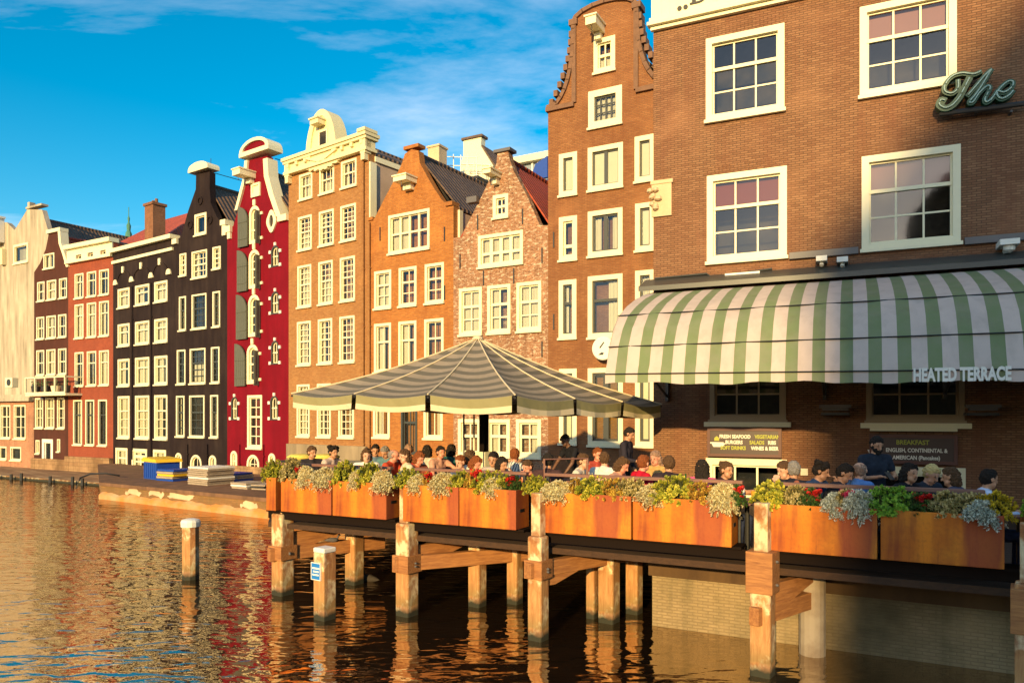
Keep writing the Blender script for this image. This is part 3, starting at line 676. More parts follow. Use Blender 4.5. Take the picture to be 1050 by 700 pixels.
for i, r in enumerate(ad):
    window(h, r, 2, (2, 2) if i else (2, 1), arched=1, fw=.14, bar=.045, sill=True, name='loading_door')
    hgt = r[3]-r[2]; wd = (r[1]-r[0])
    mb = MB(); x1_ = r[0]-.02; x0_ = x1_-wd*.92; pts = [(x1_, r[2]-.1), (x1_, r[3]-.35*1)]
    n = 8; pts = [(x0_, r[2]-.08), (x1_, r[2]-.08), (x1_, r[3]-wd*.75)]+[(x0_+wd*.92*math.cos(t), r[3]-wd*.75+wd*.85*math.sin(t)) for t in [math.pi/2*k/n for k in range(1, n+1)]]
    mb.prism(pts, -.13, -.07)
    for q in range(1, 5): mb.box(x0_+wd*.92*q/5-.008, x0_+wd*.92*q/5+.008, -.135, -.13, r[2]-.05, r[3]-wd*.7)
    mb.box(x0_+.03, x1_, -.15, -.13, r[2]+hgt*.15, r[2]+hgt*.15+.05); mb.box(x0_+.03, x1_, -.15, -.13, r[2]+hgt*.6, r[2]+hgt*.6+.05)
    mb.build('shutter', M['shutter'], h)
    mb = MB(); mb.box(r[1]+.03, r[1]+.075, -.27, -.04, r[2]-.08, r[3]-.3); mb.box(r[1]+.075, r[1]+.09, -.24, -.18, r[2], r[3]-.35); mb.build('shutter', M['shutter'], h)
    mb = MB()
    for q in (.1, .75): mb.box(r[1]+.07, r[1]+.22, -.05, -.001, r[2]+hgt*q-.05, r[2]+hgt*q+.07)
    mb.box((r[0]+r[1])/2-.08, (r[0]+r[1])/2+.08, -.06, -.001, r[3]+.01, r[3]+.26)
    build_each(mb, 'stone_block', M['cream'], h)
window(h, tall, 2, (2, 3), fw=.11, bar=.05)
for i, r in enumerate(sm):
    window(h, r, 2, (1, 1), arched=1, fw=.05, bar=.035, mat='darkframe', inner='cream', sill=False, curtain='low')
    mb = MB()
    for q in (.06, .72):
        for sx_ in (r[0]-.14, r[1]+.01): mb.box(sx_, sx_+.13, -.05, -.001, r[2]+(r[3]-r[2])*q-.06, r[2]+(r[3]-r[2])*q+.07)
    mb.box((r[0]+r[1])/2-.06, (r[0]+r[1])/2+.06, -.05, -.001, r[3]+.01, r[3]+.14)
    build_each(mb, 'stone_block', M['white'], h)
for i, r in enumerate(ga): window(h, r, 2, (2, 1) if i == 1 else (1, 1), arched=1, fw=.11, bar=.035, sill=False, name='door' if i == 1 else 'window', curtain=None if i == 1 else 'full')
mb = MB()
pl = outl(f, [(274, 163), (275, 181), (280, 200), (287.5, 222)]); mb.prism([(a-.16, b) for a, b in pl]+[(a+.14, b) for a, b in pl[::-1]], -.1, .42)
pl = outl(f, [(254.5, 165), (252.5, 184), (244, 216)]); mb.prism([(a-.12, b) for a, b in pl]+[(a+.08, b) for a, b in pl[::-1]], -.1, .42)
s0, z0 = f.hit(250, 163.8); s1, _ = f.hit(280, 160); mb.box(s0, s1, -.25, .5, z0, z0+.16)
n = 12; cx_ = (s0+s1)/2; hw = (s1-s0)/2; mb.ring([(cx_+hw*math.cos(math.pi*k/n), z0+.16+.52*math.sin(math.pi*k/n)) for k in range(n+1)]+[(cx_, z0+.16)], [(cx_+(hw-.22)*math.cos(math.pi*k/n), z0+.2+.34*math.sin(math.pi*k/n)) for k in range(n+1)]+[(cx_, z0+.2)], -.24, .49)
s, q = f.hit(292, 223.5); mb.box(s-.32, W-.0, -.14, .42, q-.14, q+.12); s, q = f.hit(235.5, 235); mb.box(0.02, s+.2, -.14, .35, q-.16, q+.12); mb.box(s-.05, s+.16, -.1, .3, q-.45, q-.16)
mb.build('gable_trim', M['cream'], h)
mb = MB(); n = 12; mb.prism([(cx_+(hw-.2)*math.cos(math.pi*k/n), z0+.2+.34*math.sin(math.pi*k/n)) for k in range(n+1)], -.15, .1); mb.build('pediment_panel', M['redwall'], h)
mb = MB(); a = f.hit(274, 160); mb.tube([(a[0], .4, a[1]), (a[0]+.35, 2.9, f.H(266, 176)+.5), (a[0]+.35, 2.9, f.H(266, 176)-.1)], .018, 5); mb.build('stay_rod', M['iron'], h)
hoist(h, f.S(258.5), f.H(258.5, 184), .52, .8, .24)
a, b, c, d = f.rect(258.5, 267.5, 188, 202); mb = MB(); mb.ring([(a, c), (b, c), (b, d), (a, d)], [(a+.1, c+.16), (b-.1, c+.16), (b-.1, d-.1), (a+.1, d-.1)], -.07, -.001); mb.prism([(a+.1, c+.16), (b-.1, c+.16), (b-.1, d-.1), (a+.1, d-.1)], -.02, -.0005); mb.build('hoist_hatch', M['cream'], h)
s, q = f.hit(279.3, 227); n = 20; mb = MB(); mb.ring([(s+(.30+.03*math.cos(4*t))*math.cos(t), q+(.46+.03*math.cos(4*t))*math.sin(t)) for t in [2*math.pi*k/n for k in range(n)]], [(s+.14*math.cos(2*math.pi*k/n), q+.26*math.sin(2*math.pi*k/n)) for k in range(n)], -.07, -.001); o = mb.build('oval_window', M['cream'], h)
mb = MB(); mb.prism([(s+.15*math.cos(2*math.pi*k/n), q+.27*math.sin(2*math.pi*k/n)) for k in range(n)], -.01, -.0005); mb.build('pane', M['inside'], o)
mb = MB(); mb.box(.02, W-.02, -.12, -.002, 0, .32); mb.build('foundation', M['found'], h)
for x, y0, y1 in ((246.5, 455, 488), (271, 455, 480)): downpipe(h, f.S(x), f.H(x, y1), f.H(x, y0), 'redwall', .025)

# --- tan brick house with ornate cream cornice
f, W = front(296, 378, 1.25)
cols = [(307.2, 320.6), (328, 343), (350.2, 366)]
c5 = [(304.8, 317.8), (325.5, 339.5), (347.5, 363.3)]
g1 = rows(f, cols, 178, 204.5) + rows(f, [(306, 320), (327.5, 342.6), (349.5, 365.3)], 221.5, 256.5) + rows(f, [(305.5, 319.5), (327, 341.5), (349, 364.3)], 272, 315) + rows(f, [(305, 319), (326.5, 341), (348.5, 364)], 329.5, 374.5) + rows(f, c5, 394, 447.5)
zt = f.H(337, 151); zc = f.H(337, 166.5)
h = house('tan_brick_house', 'tall tan brick house with fifteen sash windows under an ornate curved cream cornice', f, W, [(0, 0), (W, 0), (W, zc), (0, zc)], [hole(r) for r in g1], 'brickA', depth=8, eave=f.H(377, 158), ridge=f.H(378, 128)+.2, ridge_s=W*.5, sidemat='render')
for i, r in enumerate(g1):
    rw = (1, 1) if i < 3 else ((3, 3) if i < 12 else (3, 4))
    window(h, r, 3 if i % 3 else (3), (1, 1) if i < 3 else rw, fw=.088, bar=.034, curtain=['full', 'low', 'both', 'low', 'both', None, 'full', 'low', None, 'left', 'both', None, 'left', 'both', 'right'][i], low=.55)
mb = MB(); mb.box(-.02, W+.02, -.12, .32, zc-.02, zt-.25); mb.box(-.08, W+.08, -.22, .36, zc-.06, zc+.06); mb.box(-.08, W+.10, -.24, .4, zt-.22, zt-.11); mb.box(-.12, W+.14, -.30, .44, zt-.11, zt+.02)
s, _ = f.hit(331, 150); cc = f.S(333); hw = (f.S(349)-f.S(318))/2; base = zt-.3; n = 16; rr = f.H(333, 114)-base
mb.ring([(cc+hw*math.cos(math.pi*k/n), base+rr*math.sin(math.pi*k/n)) for k in range(n+1)]+[(cc, base-.3)], [(cc+(hw-.28)*math.cos(math.pi*k/n), base+(rr-.25)*math.sin(math.pi*k/n)) for k in range(n+1)]+[(cc, base-.2)], -.22, .42)
mb.prism([(cc+(hw-.2)*math.cos(math.pi*k/n), base+(rr-.2)*math.sin(math.pi*k/n)) for k in range(n+1)]+[(cc-hw+.2, zc), (cc+hw-.2, zc)], -.16, .1)
for k in range(9):
    x = .2+(W-.4)*k/8
    if abs(x-cc) > hw: mb.box(x-.07, x+.07, -.22, -.12, zt-.38, zt-.22)
for k in range(13):
    t = (k-6)/6; x = cc+.05+t*.95; mb.box(x-.079, x+.079, -.14, -.002, zc-.10-.16*(1-abs(t)**1.2)-.05*(k % 2), zc-.021)
for x in (.12, W-.12): mb.box(x-.14, x+.14, -.2, .1, zc-.15, zt-.22); mb.box(x-.1, x+.1, -.2, .1, zc-.4, zc-.15)
mb.box(W-.28, W+.16, -.34, .3, zt+.02, zt+.14)
mb.build('cornice', M['cream2'], h)
mb = MB(); mb.lathe([(hw-.06, 0), (hw-.06, 1.9)], seg=24); o = mb.build('barrel_roof', M['lead'], h, loc=(cc, .43, base)); o.rotation_euler[0] = R(-90)
r = f.rect(330.6, 339.5, 135, 151.5); mb = MB(); window(h, (r[0], r[1], r[2], r[3]), 2, (1, 1), fw=.06, bar=.04, sill=False, proud=.2, glass=False, name='attic_window')
mb = MB(); mb.box(r[0]+.05, r[1]-.05, -.175, -.165, r[2]+.05, r[3]-.05); mb.build('attic_pane', M['inside'], h)
mb = MB(); q = f.H(333, 130); mb.box(cc-.22, cc+.26, -.55, -.1, q-.05, q+.13); mb.box(cc-.26, cc+.30, -.6, -.1, q+.13, q+.19); mb.build('hoist_beam', M['cream2'], h)
mb = MB(); mb.box(.02, W-.02, -.14, -.002, 0, f.H(337, 456)); mb.build('plinth', M['plinth'], h)
mb = MB(); ez = f.H(377, 158); mb.box(W-.02, W+.06, .3, 8, ez-.22, ez-.02); mb.box(W-.02, W+.07, -.0+.02, .34, ez-3.2, zc-.45); mb.build('side_trim', M['cream'], h)
downpipe(h, f.S(373.5), .3, zc-.4, 'brickA', .05)

# --- orange brick spout gable
f, W = front(378, 465, 1.25)
big = f.rect(398.6, 440.8, 217.5, 258)
q2 = rows(f, [(384.2, 401.5), (409.3, 427.5), (436, 455.5)], 277.5, 316.5); q3 = rows(f, [(384, 401.3), (409, 427.3), (435.5, 455.2)], 331.5, 382); q4 = rows(f, [(383, 400), (434.8, 454.3)], 396, 448.5)
dr = f.rect(411.5, 428, 400, 466)
ou = [(0, 0), (W, 0), (W, f.H(464, 211))]+outl(f, [(459.5, 210.5), (453, 205), (445, 193), (437.5, 180), (430.5, 167), (429, 154.5), (422, 153), (415, 158), (412, 168), (404, 185), (393, 206), (384, 224)])+[(0, f.H(378, 226))]
h = house('orange_brick_house', 'orange brick house with a spout gable, hoist beam and wide four-light window', f, W, ou, [hole(r) for r in [big]+q2+q3+q4+[dr]], 'brickB', depth=10, eave=f.H(463, 214), ridge=f.H(426, 158), ridge_s=f.S(423))
window(h, big, 4, (1, 1), fw=.10, bar=.04, split='thick', curtain='left')
mb = MB()
for i, r in enumerate(q2+q3+q4): window(h, r, 2, (1, 2) if i < 3 else (1, 1), fw=.10, bar=.04, curtain=['full', None, None, 'left', 'left', None, 'both', 'right'][i], low=.64)
window(h, dr, 2, (1, 1), fw=.08, bar=.05, mat='darkframe', name='door', sill=False)
hoist(h, f.S(421), f.H(421, 189.5), .6, .6, .17)
mb = MB(); s, q = f.hit(461.5, 210.5); mb.box(s-.16, W, -.08, .34, q-.02, q+.12); s, q = f.hit(381, 225); mb.box(.01, s+.1, -.06, .34, q-.04, q+.08); s, q = f.hit(422.3, 152.5); mb.box(s-.35, s+.35, -.06, .34, q, q+.12); build_each(mb, 'coping_stone', M['brickB'], h)
mb = MB(); e = f.H(463, 214); mb.box(W-.005, W+.035, .4, 8, e-2.4, e-.05); mb.build('side_render', M['render'], h)
mb = MB(); mb.box(W-.0, W+.08, .25, .45, e-1.6, e); mb.build('edge_board', M['cream'], h)
anchors(h, [f.hit(456, 240), f.hit(456, 300), f.hit(390, 240)])
downpipe(h, f.S(379.6), .3, f.H(380, 228), 'brickA', .05)
lm = empty('lantern', (0, 0, 0), '', ''); bpy.data.objects.remove(lm)

# --- mottled brick gable
f, W = front(465, 562, 1.25)
sm_ = f.rect(505.7, 521.4, 199.5, 223.5); b4 = f.rect(490.5, 536.5, 239, 272.5)
q2 = rows(f, [(471, 494.3), (500, 523.7), (530, 555.3)], 295, 343.5); q4 = rows(f, [(470, 493), (499, 523), (529.5, 555)], 429.5, 467)
ou = [(0, 0), (W, 0), (W, f.H(562, 231))]+outl(f, [(553.5, 231), (540, 200), (527, 176), (522.5, 163), (521, 155.5), (510, 157.5), (509, 168), (503, 182), (492, 205), (476, 236), (474, 243)])+[(0, f.H(465, 244))]
h = house('mottled_brick_house', 'patchy brown and white brick gable with a small top window, directly above the umbrella peak', f, W, ou, [hole(r) for r in [sm_, b4]+q2+q4], 'brickC', depth=11, eave=f.H(561, 236), ridge=f.H(519, 163), ridge_s=f.S(516), roofmat='tilered')
window(h, sm_, 2, (1, 1), fw=.12, bar=.05); window(h, b4, 4, (1, 1), fw=.11, bar=.055, split='thick', curtain='full', low=.4)
for i, r in enumerate(q2): window(h, r, 2, (1, 2), fw=.11, bar=.055, curtain=['full', 'left', 'full'][i], low=.62)
for i, r in enumerate(q4): window(h, r, 2, (1, 1) if i != 1 else (1, 1), fw=.12, bar=.06, curtain=[None, 'left', 'right'][i], low=.55)
hoist(h, f.S(510), f.H(510, 183.5), .3, .7, .14)
mb = MB(); s, q = f.hit(515.5, 156); mb.box(s-.32, s+.32, -.08, .38, q, q+.1); s, q = f.hit(486.5, 206.5); mb.box(s-.2, s+.2, -.2, .05, q-.08, q+.12); build_each(mb, 'coping_stone', M['lead'], h)
anchors(h, [f.hit(490, 228), f.hit(536, 222), f.hit(472, 268), f.hit(496, 285), f.hit(527, 283), f.hit(556, 262), f.hit(556, 358)])
# skylight lying in the right slope
e = f.H(561, 236); rz = f.H(519, 163); rs = f.S(516); 
def slope_pt(t, y, lift=0): 
    nx, nz = (rz-e), (W+.05-rs); l = math.hypot(nx, nz); return (rs+(W+.05-rs)*t+nx/l*lift, y, rz+.1+(e-rz)*t+nz/l*lift)
mb = MB(); A = [slope_pt(t, y, .02) for t, y in ((.42, 2.0), (.72, 2.0), (.72, 4.6), (.42, 4.6))]; B = [slope_pt(t, y, .12) for t, y in ((.42, 2.0), (.72, 2.0), (.72, 4.6), (.42, 4.6))]
mb.add(A+B, [(0, 1, 5, 4), (1, 2, 6, 5), (2, 3, 7, 6), (3, 0, 4, 7), (4, 5, 6, 7)]); o = mb.build('skylight', M['lead'], h)
g = NG('skylight_glass'); M['skyglass'] = g.done((.25, .32, .42), .06, 0); C_ = [slope_pt(t, y, .13) for t, y in ((.45, 2.25), (.69, 2.25), (.69, 4.35), (.45, 4.35))]
mb = MB(); mb.add(C_, [(0, 1, 2, 3)]); mb.build('pane', M['skyglass'], o)

# --- brown-orange bell gable
f, W = front(562, 689, 1.25)
S3 = [(573.4, 592), (603, 639), (651, 671)]
def S_(a, b, yt, yb): return f.rect(a, b, yt, yb)
wn = [S_(609, 631, 39, 74), S_(603.5, 638, 91, 129.5)]
gA = [S_(573.4, 592, 157, 200.5), S_(603, 639, 149, 194), S_(651, 671.5, 139, 186)]
gB = [S_(573.4, 592, 222, 267), S_(603, 638.6, 215, 262), S_(651.5, 671.5, 208, 257)]
gC = [S_(573.2, 591.3, 287, 347), S_(603, 638.6, 282, 346), S_(651.5, 671.5, 277, 344)]
gD = [S_(573.5, 591.6, 378, 455), S_(603, 639, 377, 457), S_(651.5, 671.5, 376, 457.5)]
nl, nr = f.S(589), f.S(652.5); zsL = f.H(563, 113); zsR = f.H(672, 86)
zs = (zsL+zsR)/2; cxn = (nl+nr)/2; hw = (nr-nl)/2; zneck = f.H(589, 24); zap = f.H(623, 2)
ou = [(0, 0), (W, 0), (W, zs)]
n = 8
for k in range(1, n): t = k/n; ou.append((W-.15-(W-.15-nr)*(1-(1-t)**2), zs+(zneck-.25-zs)*t**1.6))
ou += [(nr, zneck-.2), (nr, zneck)]
for k in range(1, n): t = math.pi*k/n; ou.append((cxn+hw*math.cos(t), zneck+(zap-zneck)*math.sin(t)))
ou += [(nl, zneck), (nl, zneck-.2)]
for k in range(1, n)[::-1]: t = k/n; ou.append((.15+(nl-.15)*(1-(1-t)**2), zs+(zneck-.25-zs)*t**1.6))
ou += [(0, zs)]
h = house('bell_gable_house', 'tallest brown-orange brick house with scrolled bell gable, beside the corner building', f, W, ou, [hole(r) for r in wn+gA+gB+gC+gD], 'brickD', depth=9, eave=zs-.1, ridge=zneck-.3, ridge_s=cxn)
window(h, wn[0], 2, (1, 1), fw=.14, bar=.05, curtain='low'); window(h, wn[1], 4, (3,), fw=.2, bar=.05, inner='darkframe', curtain='full')
for i, r in enumerate(gA): window(h, r, 2 if i == 1 else 1, (1,), fw=.15, bar=.05, inner='darkframe', curtain='panel', split='thick', cmat='cream')
for i, r in enumerate(gB): window(h, r, 2 if i == 1 else 1, (1,) if i else (1, 1), fw=.15, bar=.06, inner='darkframe' if i != 0 else 'cream', curtain=[None, 'both', 'panel'][i], split='thick', cmat='curtain' if i < 2 else 'cream', low=.28)
for i, r in enumerate(gC): window(h, r, [1, 1, 1][i], (1, 1), fw=.15, bar=.05, inner='darkframe', curtain=['left', 'right', 'full'][i], low=.62)
for i, r in enumerate(gD): window(h, r, [1, 2, 1][i], (1,), fw=.15, bar=.08, inner='darkframe', curtain=['panel', None, 'panel'][i], split='thick', cmat='cream')
mb = MB()   # moulded coping that follows the gable
for i in range(3, len(ou)-1):
    a, b = Vector(ou[i]), Vector(ou[i+1]); 
    if (b-a).length < .02: continue
    d = (b-a).normalized(); nn = Vector((d.y, -d.x)) ; a2, b2 = a-d*.02, b+d*.02
    mb.prism([tuple(a2-nn*.03), tuple(b2-nn*.03), tuple(b2+nn*.09), tuple(a2+nn*.09)], -.08, .36)
for sgn, s_ in ((-1, nl), (1, nr)):
    mb.box(s_-.07, s_+.07, -.07, .0, zs, zneck)
    for k in range(9):   # little stone knobs on the scrolls
        t = (k+.5)/9; x = s_+sgn*((1-(1-(1-t))**2)*0+ (nl-.15 if sgn < 0 else W-.15-nr)*(1-t)**2*1.0); mb.box(x-.07+sgn*.1, x+.07+sgn*.1, -.06, .3, zs+(zneck-.25-zs)*t**1.0-.05, zs+(zneck-.25-zs)*t**1.0+.14)
mb.box(-.05, nl, -.1, .34, zs-.12, zs+.02); mb.box(nr, W+.05, -.1, .34, zs-.12, zs+.02); mb.box(cxn-hw-.16, cxn-hw+.12, -.1, .36, zneck-.08, zneck+.1); mb.box(cxn+hw-.12, cxn+hw+.16, -.1, .36, zneck-.08, zneck+.1)
g = NG('dark_sandstone'); M['dsand'] = g.done(g.mix(g.noise(6), (.10, .05, .03), (.26, .14, .08)), .85)
mb.build('gable_coping', M['dsand'], h)
hoist(h, f.S(615), f.H(615, 36), .34, .75, .24, 'cream')
anchors(h, [f.hit(568, 246), f.hit(568, 330)])
fD = f
# round clock-like sign projecting on the bell gable house
P = f.P0+f.r*f.S(623); 
cs = empty('round_sign', (P.x, P.y, 1.25+f.H(623, 358)), 'round white sign with black pointer marks beside the awning edge', 'sign', f.rot)
mb = MB(); mb.lathe([(.34, 0), (.36, .02), (.36, .08), (.33, .1)], seg=28); o = mb.build('disc', M['white'], cs); o.rotation_euler[0] = R(90); o.location = (0, -.3, 0)
mb = MB(); mb.box(-.02, .02, -.3, 0, .0, .04); mb.build('bracket', M['iron'], cs)
mb = MB(); mb.prism([(-.12, .02), (.02, .2), (.05, .17), (-.08, 0)], -.406, -.4015); mb.prism([(-.15, -.2), (-.05, -.12), (.04, -.14), (.0, -.2)], -.406, -.4015); mb.build('marks', M['txtk'], cs)

# --- rooftops far behind the row
fz = Fac((at(475, 300, 37).x, 37), rdir(-815), 1.25)
bgt = empty('cream_rear_house', (fz.P0.x, fz.P0.y, 1.25), 'cream gable with a square chimney end rising behind the brick gables', 'house', fz.rot)
pl = outl(fz, [(470, 200), (473, 166), (475, 160), (475.2, 142), (493.5, 140), (493, 150), (505.5, 170), (498, 196)]); mb = MB(); mb.prism([(pl[0][0], 5)]+pl+[(pl[-1][0], 5)], 0, .4)
mb.build('wall', M['cream'], bgt)
mb = MB(); a = fz.hit(475.2, 142); b = fz.hit(493.5, 140); mb.box(a[0]-.08, b[0]+.08, -.08, .5, b[1]-.02, b[1]+.1); p1, p2 = fz.hit(493, 150), fz.hit(505.5, 170)
mb.add([(p1[0], .1, p1[1]), (p1[0], 5, p1[1]), (p2[0]+.3, 5, p2[1]-.4), (p2[0]+.3, .1, p2[1]-.4), (p1[0], .1, p1[1]+.12), (p1[0], 5, p1[1]+.12), (p2[0]+.3, 5, p2[1]-.28), (p2[0]+.3, .1, p2[1]-.28)], [(0, 1, 2, 3), (4, 5, 6, 7), (0, 1, 5, 4), (1, 2, 6, 5), (2, 3, 7, 6), (3, 0, 4, 7)])
mb.build('roof', M['tile'], bgt)
P = at(448.5, 180, 35); c2 = empty('tan_chimney', (P.x, P.y, P.z-1), 'short tan brick chimney on the roofs left of the steel railings', 'chimney', fz.rot)
mb = MB(); q = (180-153)*35/FP+1; mb.box(-.32, .32, -.32, .32, 0, q); mb.box(-.37, .37, -.37, .37, q, q+.09); mb.build('stack', M['sand'], c2); mb = MB(); mb.prism([(.2, .6), (.8, 0.1), (.8, -1.0), (.2, -1)], -.1, .2); mb.build('flank', M['cream'], c2)
P = at(465, 190, 35.8); rt = empty('roof_terrace', (P.x, P.y, P.z-.3), 'grey steel railings and stair of a roof terrace before the cream gable', 'roof terrace', fz.rot); rt.scale = (1.2,)*3
mb = MB()
for x in (0, .35, .7, 1.1): mb.tube([(x, 0, 0), (x, 0, 1.5-.25*x)], .02, 6); mb.tube([(x, 1.0, 0), (x, 1.0, 1.5-.25*x)], .02, 6)
for zq in (.75, 1.1, 1.45): mb.tube([(-.3, 0, zq), (1.15, 0, zq-.28)], .018, 6); mb.tube([(-.3, 1, zq), (1.15, 1, zq-.28)], .018, 6)
mb.build('railing', M['white'], rt); mb = MB(); mb.box(-.3, 1.2, -.05, 1.05, .35, .45); mb.box(-.2, .5, .1, .8, 0, .35); mb.build('platform', M['iron'], rt)
fz2 = Fac((at(524, 300, 38.5).x, 38.5), rdir(-815), 1.25)
ph = empty('penthouse', (fz2.P0.x, fz2.P0.y, 1.25), 'flat-roofed white penthouse with glazing above the red tile roof', 'penthouse', fz2.rot)
a = fz2.rect(525, 560, 165, 176); mb = MB(); mb.box(a[0], a[0]+3.2, 0, 3, a[3], a[3]+.35); mb.build('roof', M['cream'], ph)
mb = MB(); mb.box(a[0]+.3, a[0]+2.9, .35, 2.8, a[3]-1.6, a[3]); mb.build('glazing', M['skyglass'], ph)
mb = MB()
for x in (.3, 1.0, 1.35, 2.0): mb.box(a[0]+x, a[0]+x+.1, .25, .34, a[3]-1.6, a[3])
mb.build('mullions', M['white'], ph)
mb = MB(); b_ = fz2.rect(554, 572, 175, 190); mb.prism([(b_[0], b_[2]), (b_[1], b_[2]), (b_[1], b_[3]+.3), (b_[0]+.35, b_[3])], -1.2, -1.0); o = mb.build('tarpaulin', M['blue'], None, loc=(fz2.P0.x, fz2.P0.y, 1.25), rotz=fz2.rot); tag(o, 'blue tarpaulin on the roofs beside the bell gable', 'tarpaulin')

# ------------------------------------------------------------------ corner building on the right
PR = at(670, 300, 16.4); rR = rdir(-1125)
f = Fac((PR.x, PR.y), rR, 1.25); WR = 13.0
def RR(a, b, yt, yb): return f.rect(a, b, yt, yb)
w1, w2, w3, w4 = RR(724, 804.5, 32.5, 119), RR(725, 807, 175.5, 266.5), RR(881.5, 981, -2, 92.5), RR(883.5, 985, 154.5, 253)
w1 = (w1[0], w1[1], w1[2], w1[3]); 
M['shadeframe'] = m_paint('shaded_frame_paint', (.34, .25, .15), .5); w5 = RR(728, 806, 352, 431); w6 = RR(888, 989, 350, 432)  # frame paint browned to imitate the shade under the awning
bz = f.H(765, 470); b1 = (f.S(724), f.S(807), .02, bz); bz2 = f.H(960, 479); b2 = (f.S(892), f.S(990), .02, bz2)
# two more bays outside the frame on the right
dS = w4[0]-w2[0]
wx = [(w[0]+dS, w[1]+dS, w[2], w[3]) for w in (w3, w4, w6)]
zf = f.H(670, 31); ztop = zf+1.6
hr = house('corner_building', 'big brown brick corner building carrying the striped awning, filling the right side', f, WR, [(0, 0), (WR, 0), (WR, ztop), (0, ztop)], [hole(r, .13) for r in (w1, w2, w3, w4, w5, w6, b1, b2, *wx)], 'brickR', depth=8)
BW = dict(fw=.13, bar=.042, low=.64)
window(hr, w1, 3, (1, 2), curtain=None, proud=.035, **BW); window(hr, w2, 3, (1, 2), curtain='high', cmat='blindred', **BW)
window(hr, w3, 3, (1, 2), curtain='high', cmat='blindpink', **BW); window(hr, w4, 3, (1, 2), curtain='high', cmat='blindpink', **BW)
for r in wx[:2]: window(hr, r, 3, (1, 2), **BW)
for r in (w5, w6, wx[2]): window(hr, r, 3, (1, 2), fw=.10, bar=.04, low=.64, mat='shadeframe')
window(hr, b1, 3, (1,), fw=.14, bar=.05); window(hr, b2, 3, (1,), fw=.14, bar=.05)
for i, r in enumerate((w1, w2, w3, w4)):     # soldier courses over the windows
    mb = MB(); n = int((r[1]-r[0]+.1)/.075)
    for k in range(n): x = r[0]-.05+(r[1]-r[0]+.1)*k/n; mb.box(x+.006, x+.069, -.012, .02, r[3]+.012, r[3]+.20)
    mb.build('soldier_course', M['brickR'], hr)
for r in (w5, w6):
    mb = MB(); mb.box(r[0]-.1, r[1]+.1, -.16, .02, r[2]-.13, r[2]-.03); mb.build('window_ledge', M['cream'], hr)
mb = MB(); mb.box(-.03, WR, -.06, -.001, zf+.2, ztop); 
n = int(WR/.17)
for k in range(n): mb.box(k*.17+.02, k*.17+.026, -.064, -.06, zf+.22, ztop-.05)
mb.box(-.06, WR, -.14, -.001, zf+.1, zf+.2); mb.box(-.10, WR, -.19, -.001, zf+.03, zf+.10); mb.box(-.04, WR, -.10, -.001, zf-.05, zf+.03); mb.box(-.2, WR, -.4, .3, ztop+.001, ztop+.25)
mb.build('fascia_board', M['cream'], hr)
# serif letters „DE
def serif_D(x, z, h, w): 
    o = [(x, z), (x+.62*w, z)]+[(x+w*.55+w*.45*math.sin(t), z+h/2-h/2*math.cos(t)) for t in [math.pi*k/12 for k in range(1, 12)]]+[(x+.62*w, z+h), (x, z+h), (x, z+.94*h), (x+.12*w, z+.94*h), (x+.12*w, z+.06*h), (x, z+.06*h)]
    return o
mb = MB(); sD, zD = f.hit(708, 7.0); sE = f.S(733.5); q1, qz = f.hit(697.5, 10.5)
hD = .95; wD = f.S(731)-sD
iD = [(sD+.27*wD, zD+.06*hD), (sD+.6*wD, zD+.06*hD)]+[(sD+w_*wD, zD+hD/2-(hD*.44)*math.cos(t)) for w_, t in [(.55+.31*math.sin(math.pi*k/12), math.pi*k/12) for k in range(1, 12)]]+[(sD+.6*wD, zD+.94*hD), (sD+.27*wD, zD+.94*hD)]
yo, yi = -.085, -.062
mb.box(sD+.1*wD, sD+.27*wD, yo, yi, zD+.04*hD, zD+.96*hD); mb.box(sD, sD+.4*wD, yo, yi, zD, zD+.04*hD); mb.box(sD, sD+.4*wD, yo, yi, zD+.96*hD, zD+hD)
oc = [(sD+.4*wD, zD), (sD+.4*wD, zD)]
oc = [(sD+.4*wD+.6*wD*math.sin(t), zD+hD/2-hD/2*math.cos(t)) for t in [math.pi*k/16 for k in range(17)]]; ic = [(sD+.4*wD+.42*wD*math.sin(t), zD+hD/2-hD*.46*math.cos(t)) for t in [math.pi*k/16 for k in range(17)]]
for k in range(16): mb.prism([oc[k], oc[k+1], ic[k+1], ic[k]], yo, yi)
lD = mb.build('letter', M['txtk'], hr)
mb = MB(); wE = wD*.85; mb.box(sE+.1*wE, sE+.28*wE, yo, yi, zD+.04*hD, zD+.96*hD); mb.box(sE, sE+wE*.92, yo, yi, zD, zD+.045*hD); mb.box(sE, sE+wE*.9, yo, yi, zD+.955*hD, zD+hD); mb.box(sE+.28*wE, sE+.7*wE, yo, yi, zD+.49*hD, zD+.53*hD)
mb.prism([(sE+wE*.92, zD), (sE+wE, zD+.25*hD), (sE+wE*.96, zD+.25*hD), (sE+wE*.8, zD+.045*hD)], yo, yi); mb.prism([(sE+wE*.9, zD+hD), (sE+wE*.94, zD+.78*hD), (sE+wE*.9, zD+.78*hD), (sE+wE*.78, zD+.955*hD)], yo, yi); mb.build('letter', M['txtk'], hr)
for dx in (0, .13):
    mb = MB(); mb.lathe([(.05, 0), (.05, .02)], seg=12); 
    o = mb.build('quote_mark', M['txtk'], hr, loc=(q1+dx, -.062, qz)); o.rotation_euler[0] = R(90)
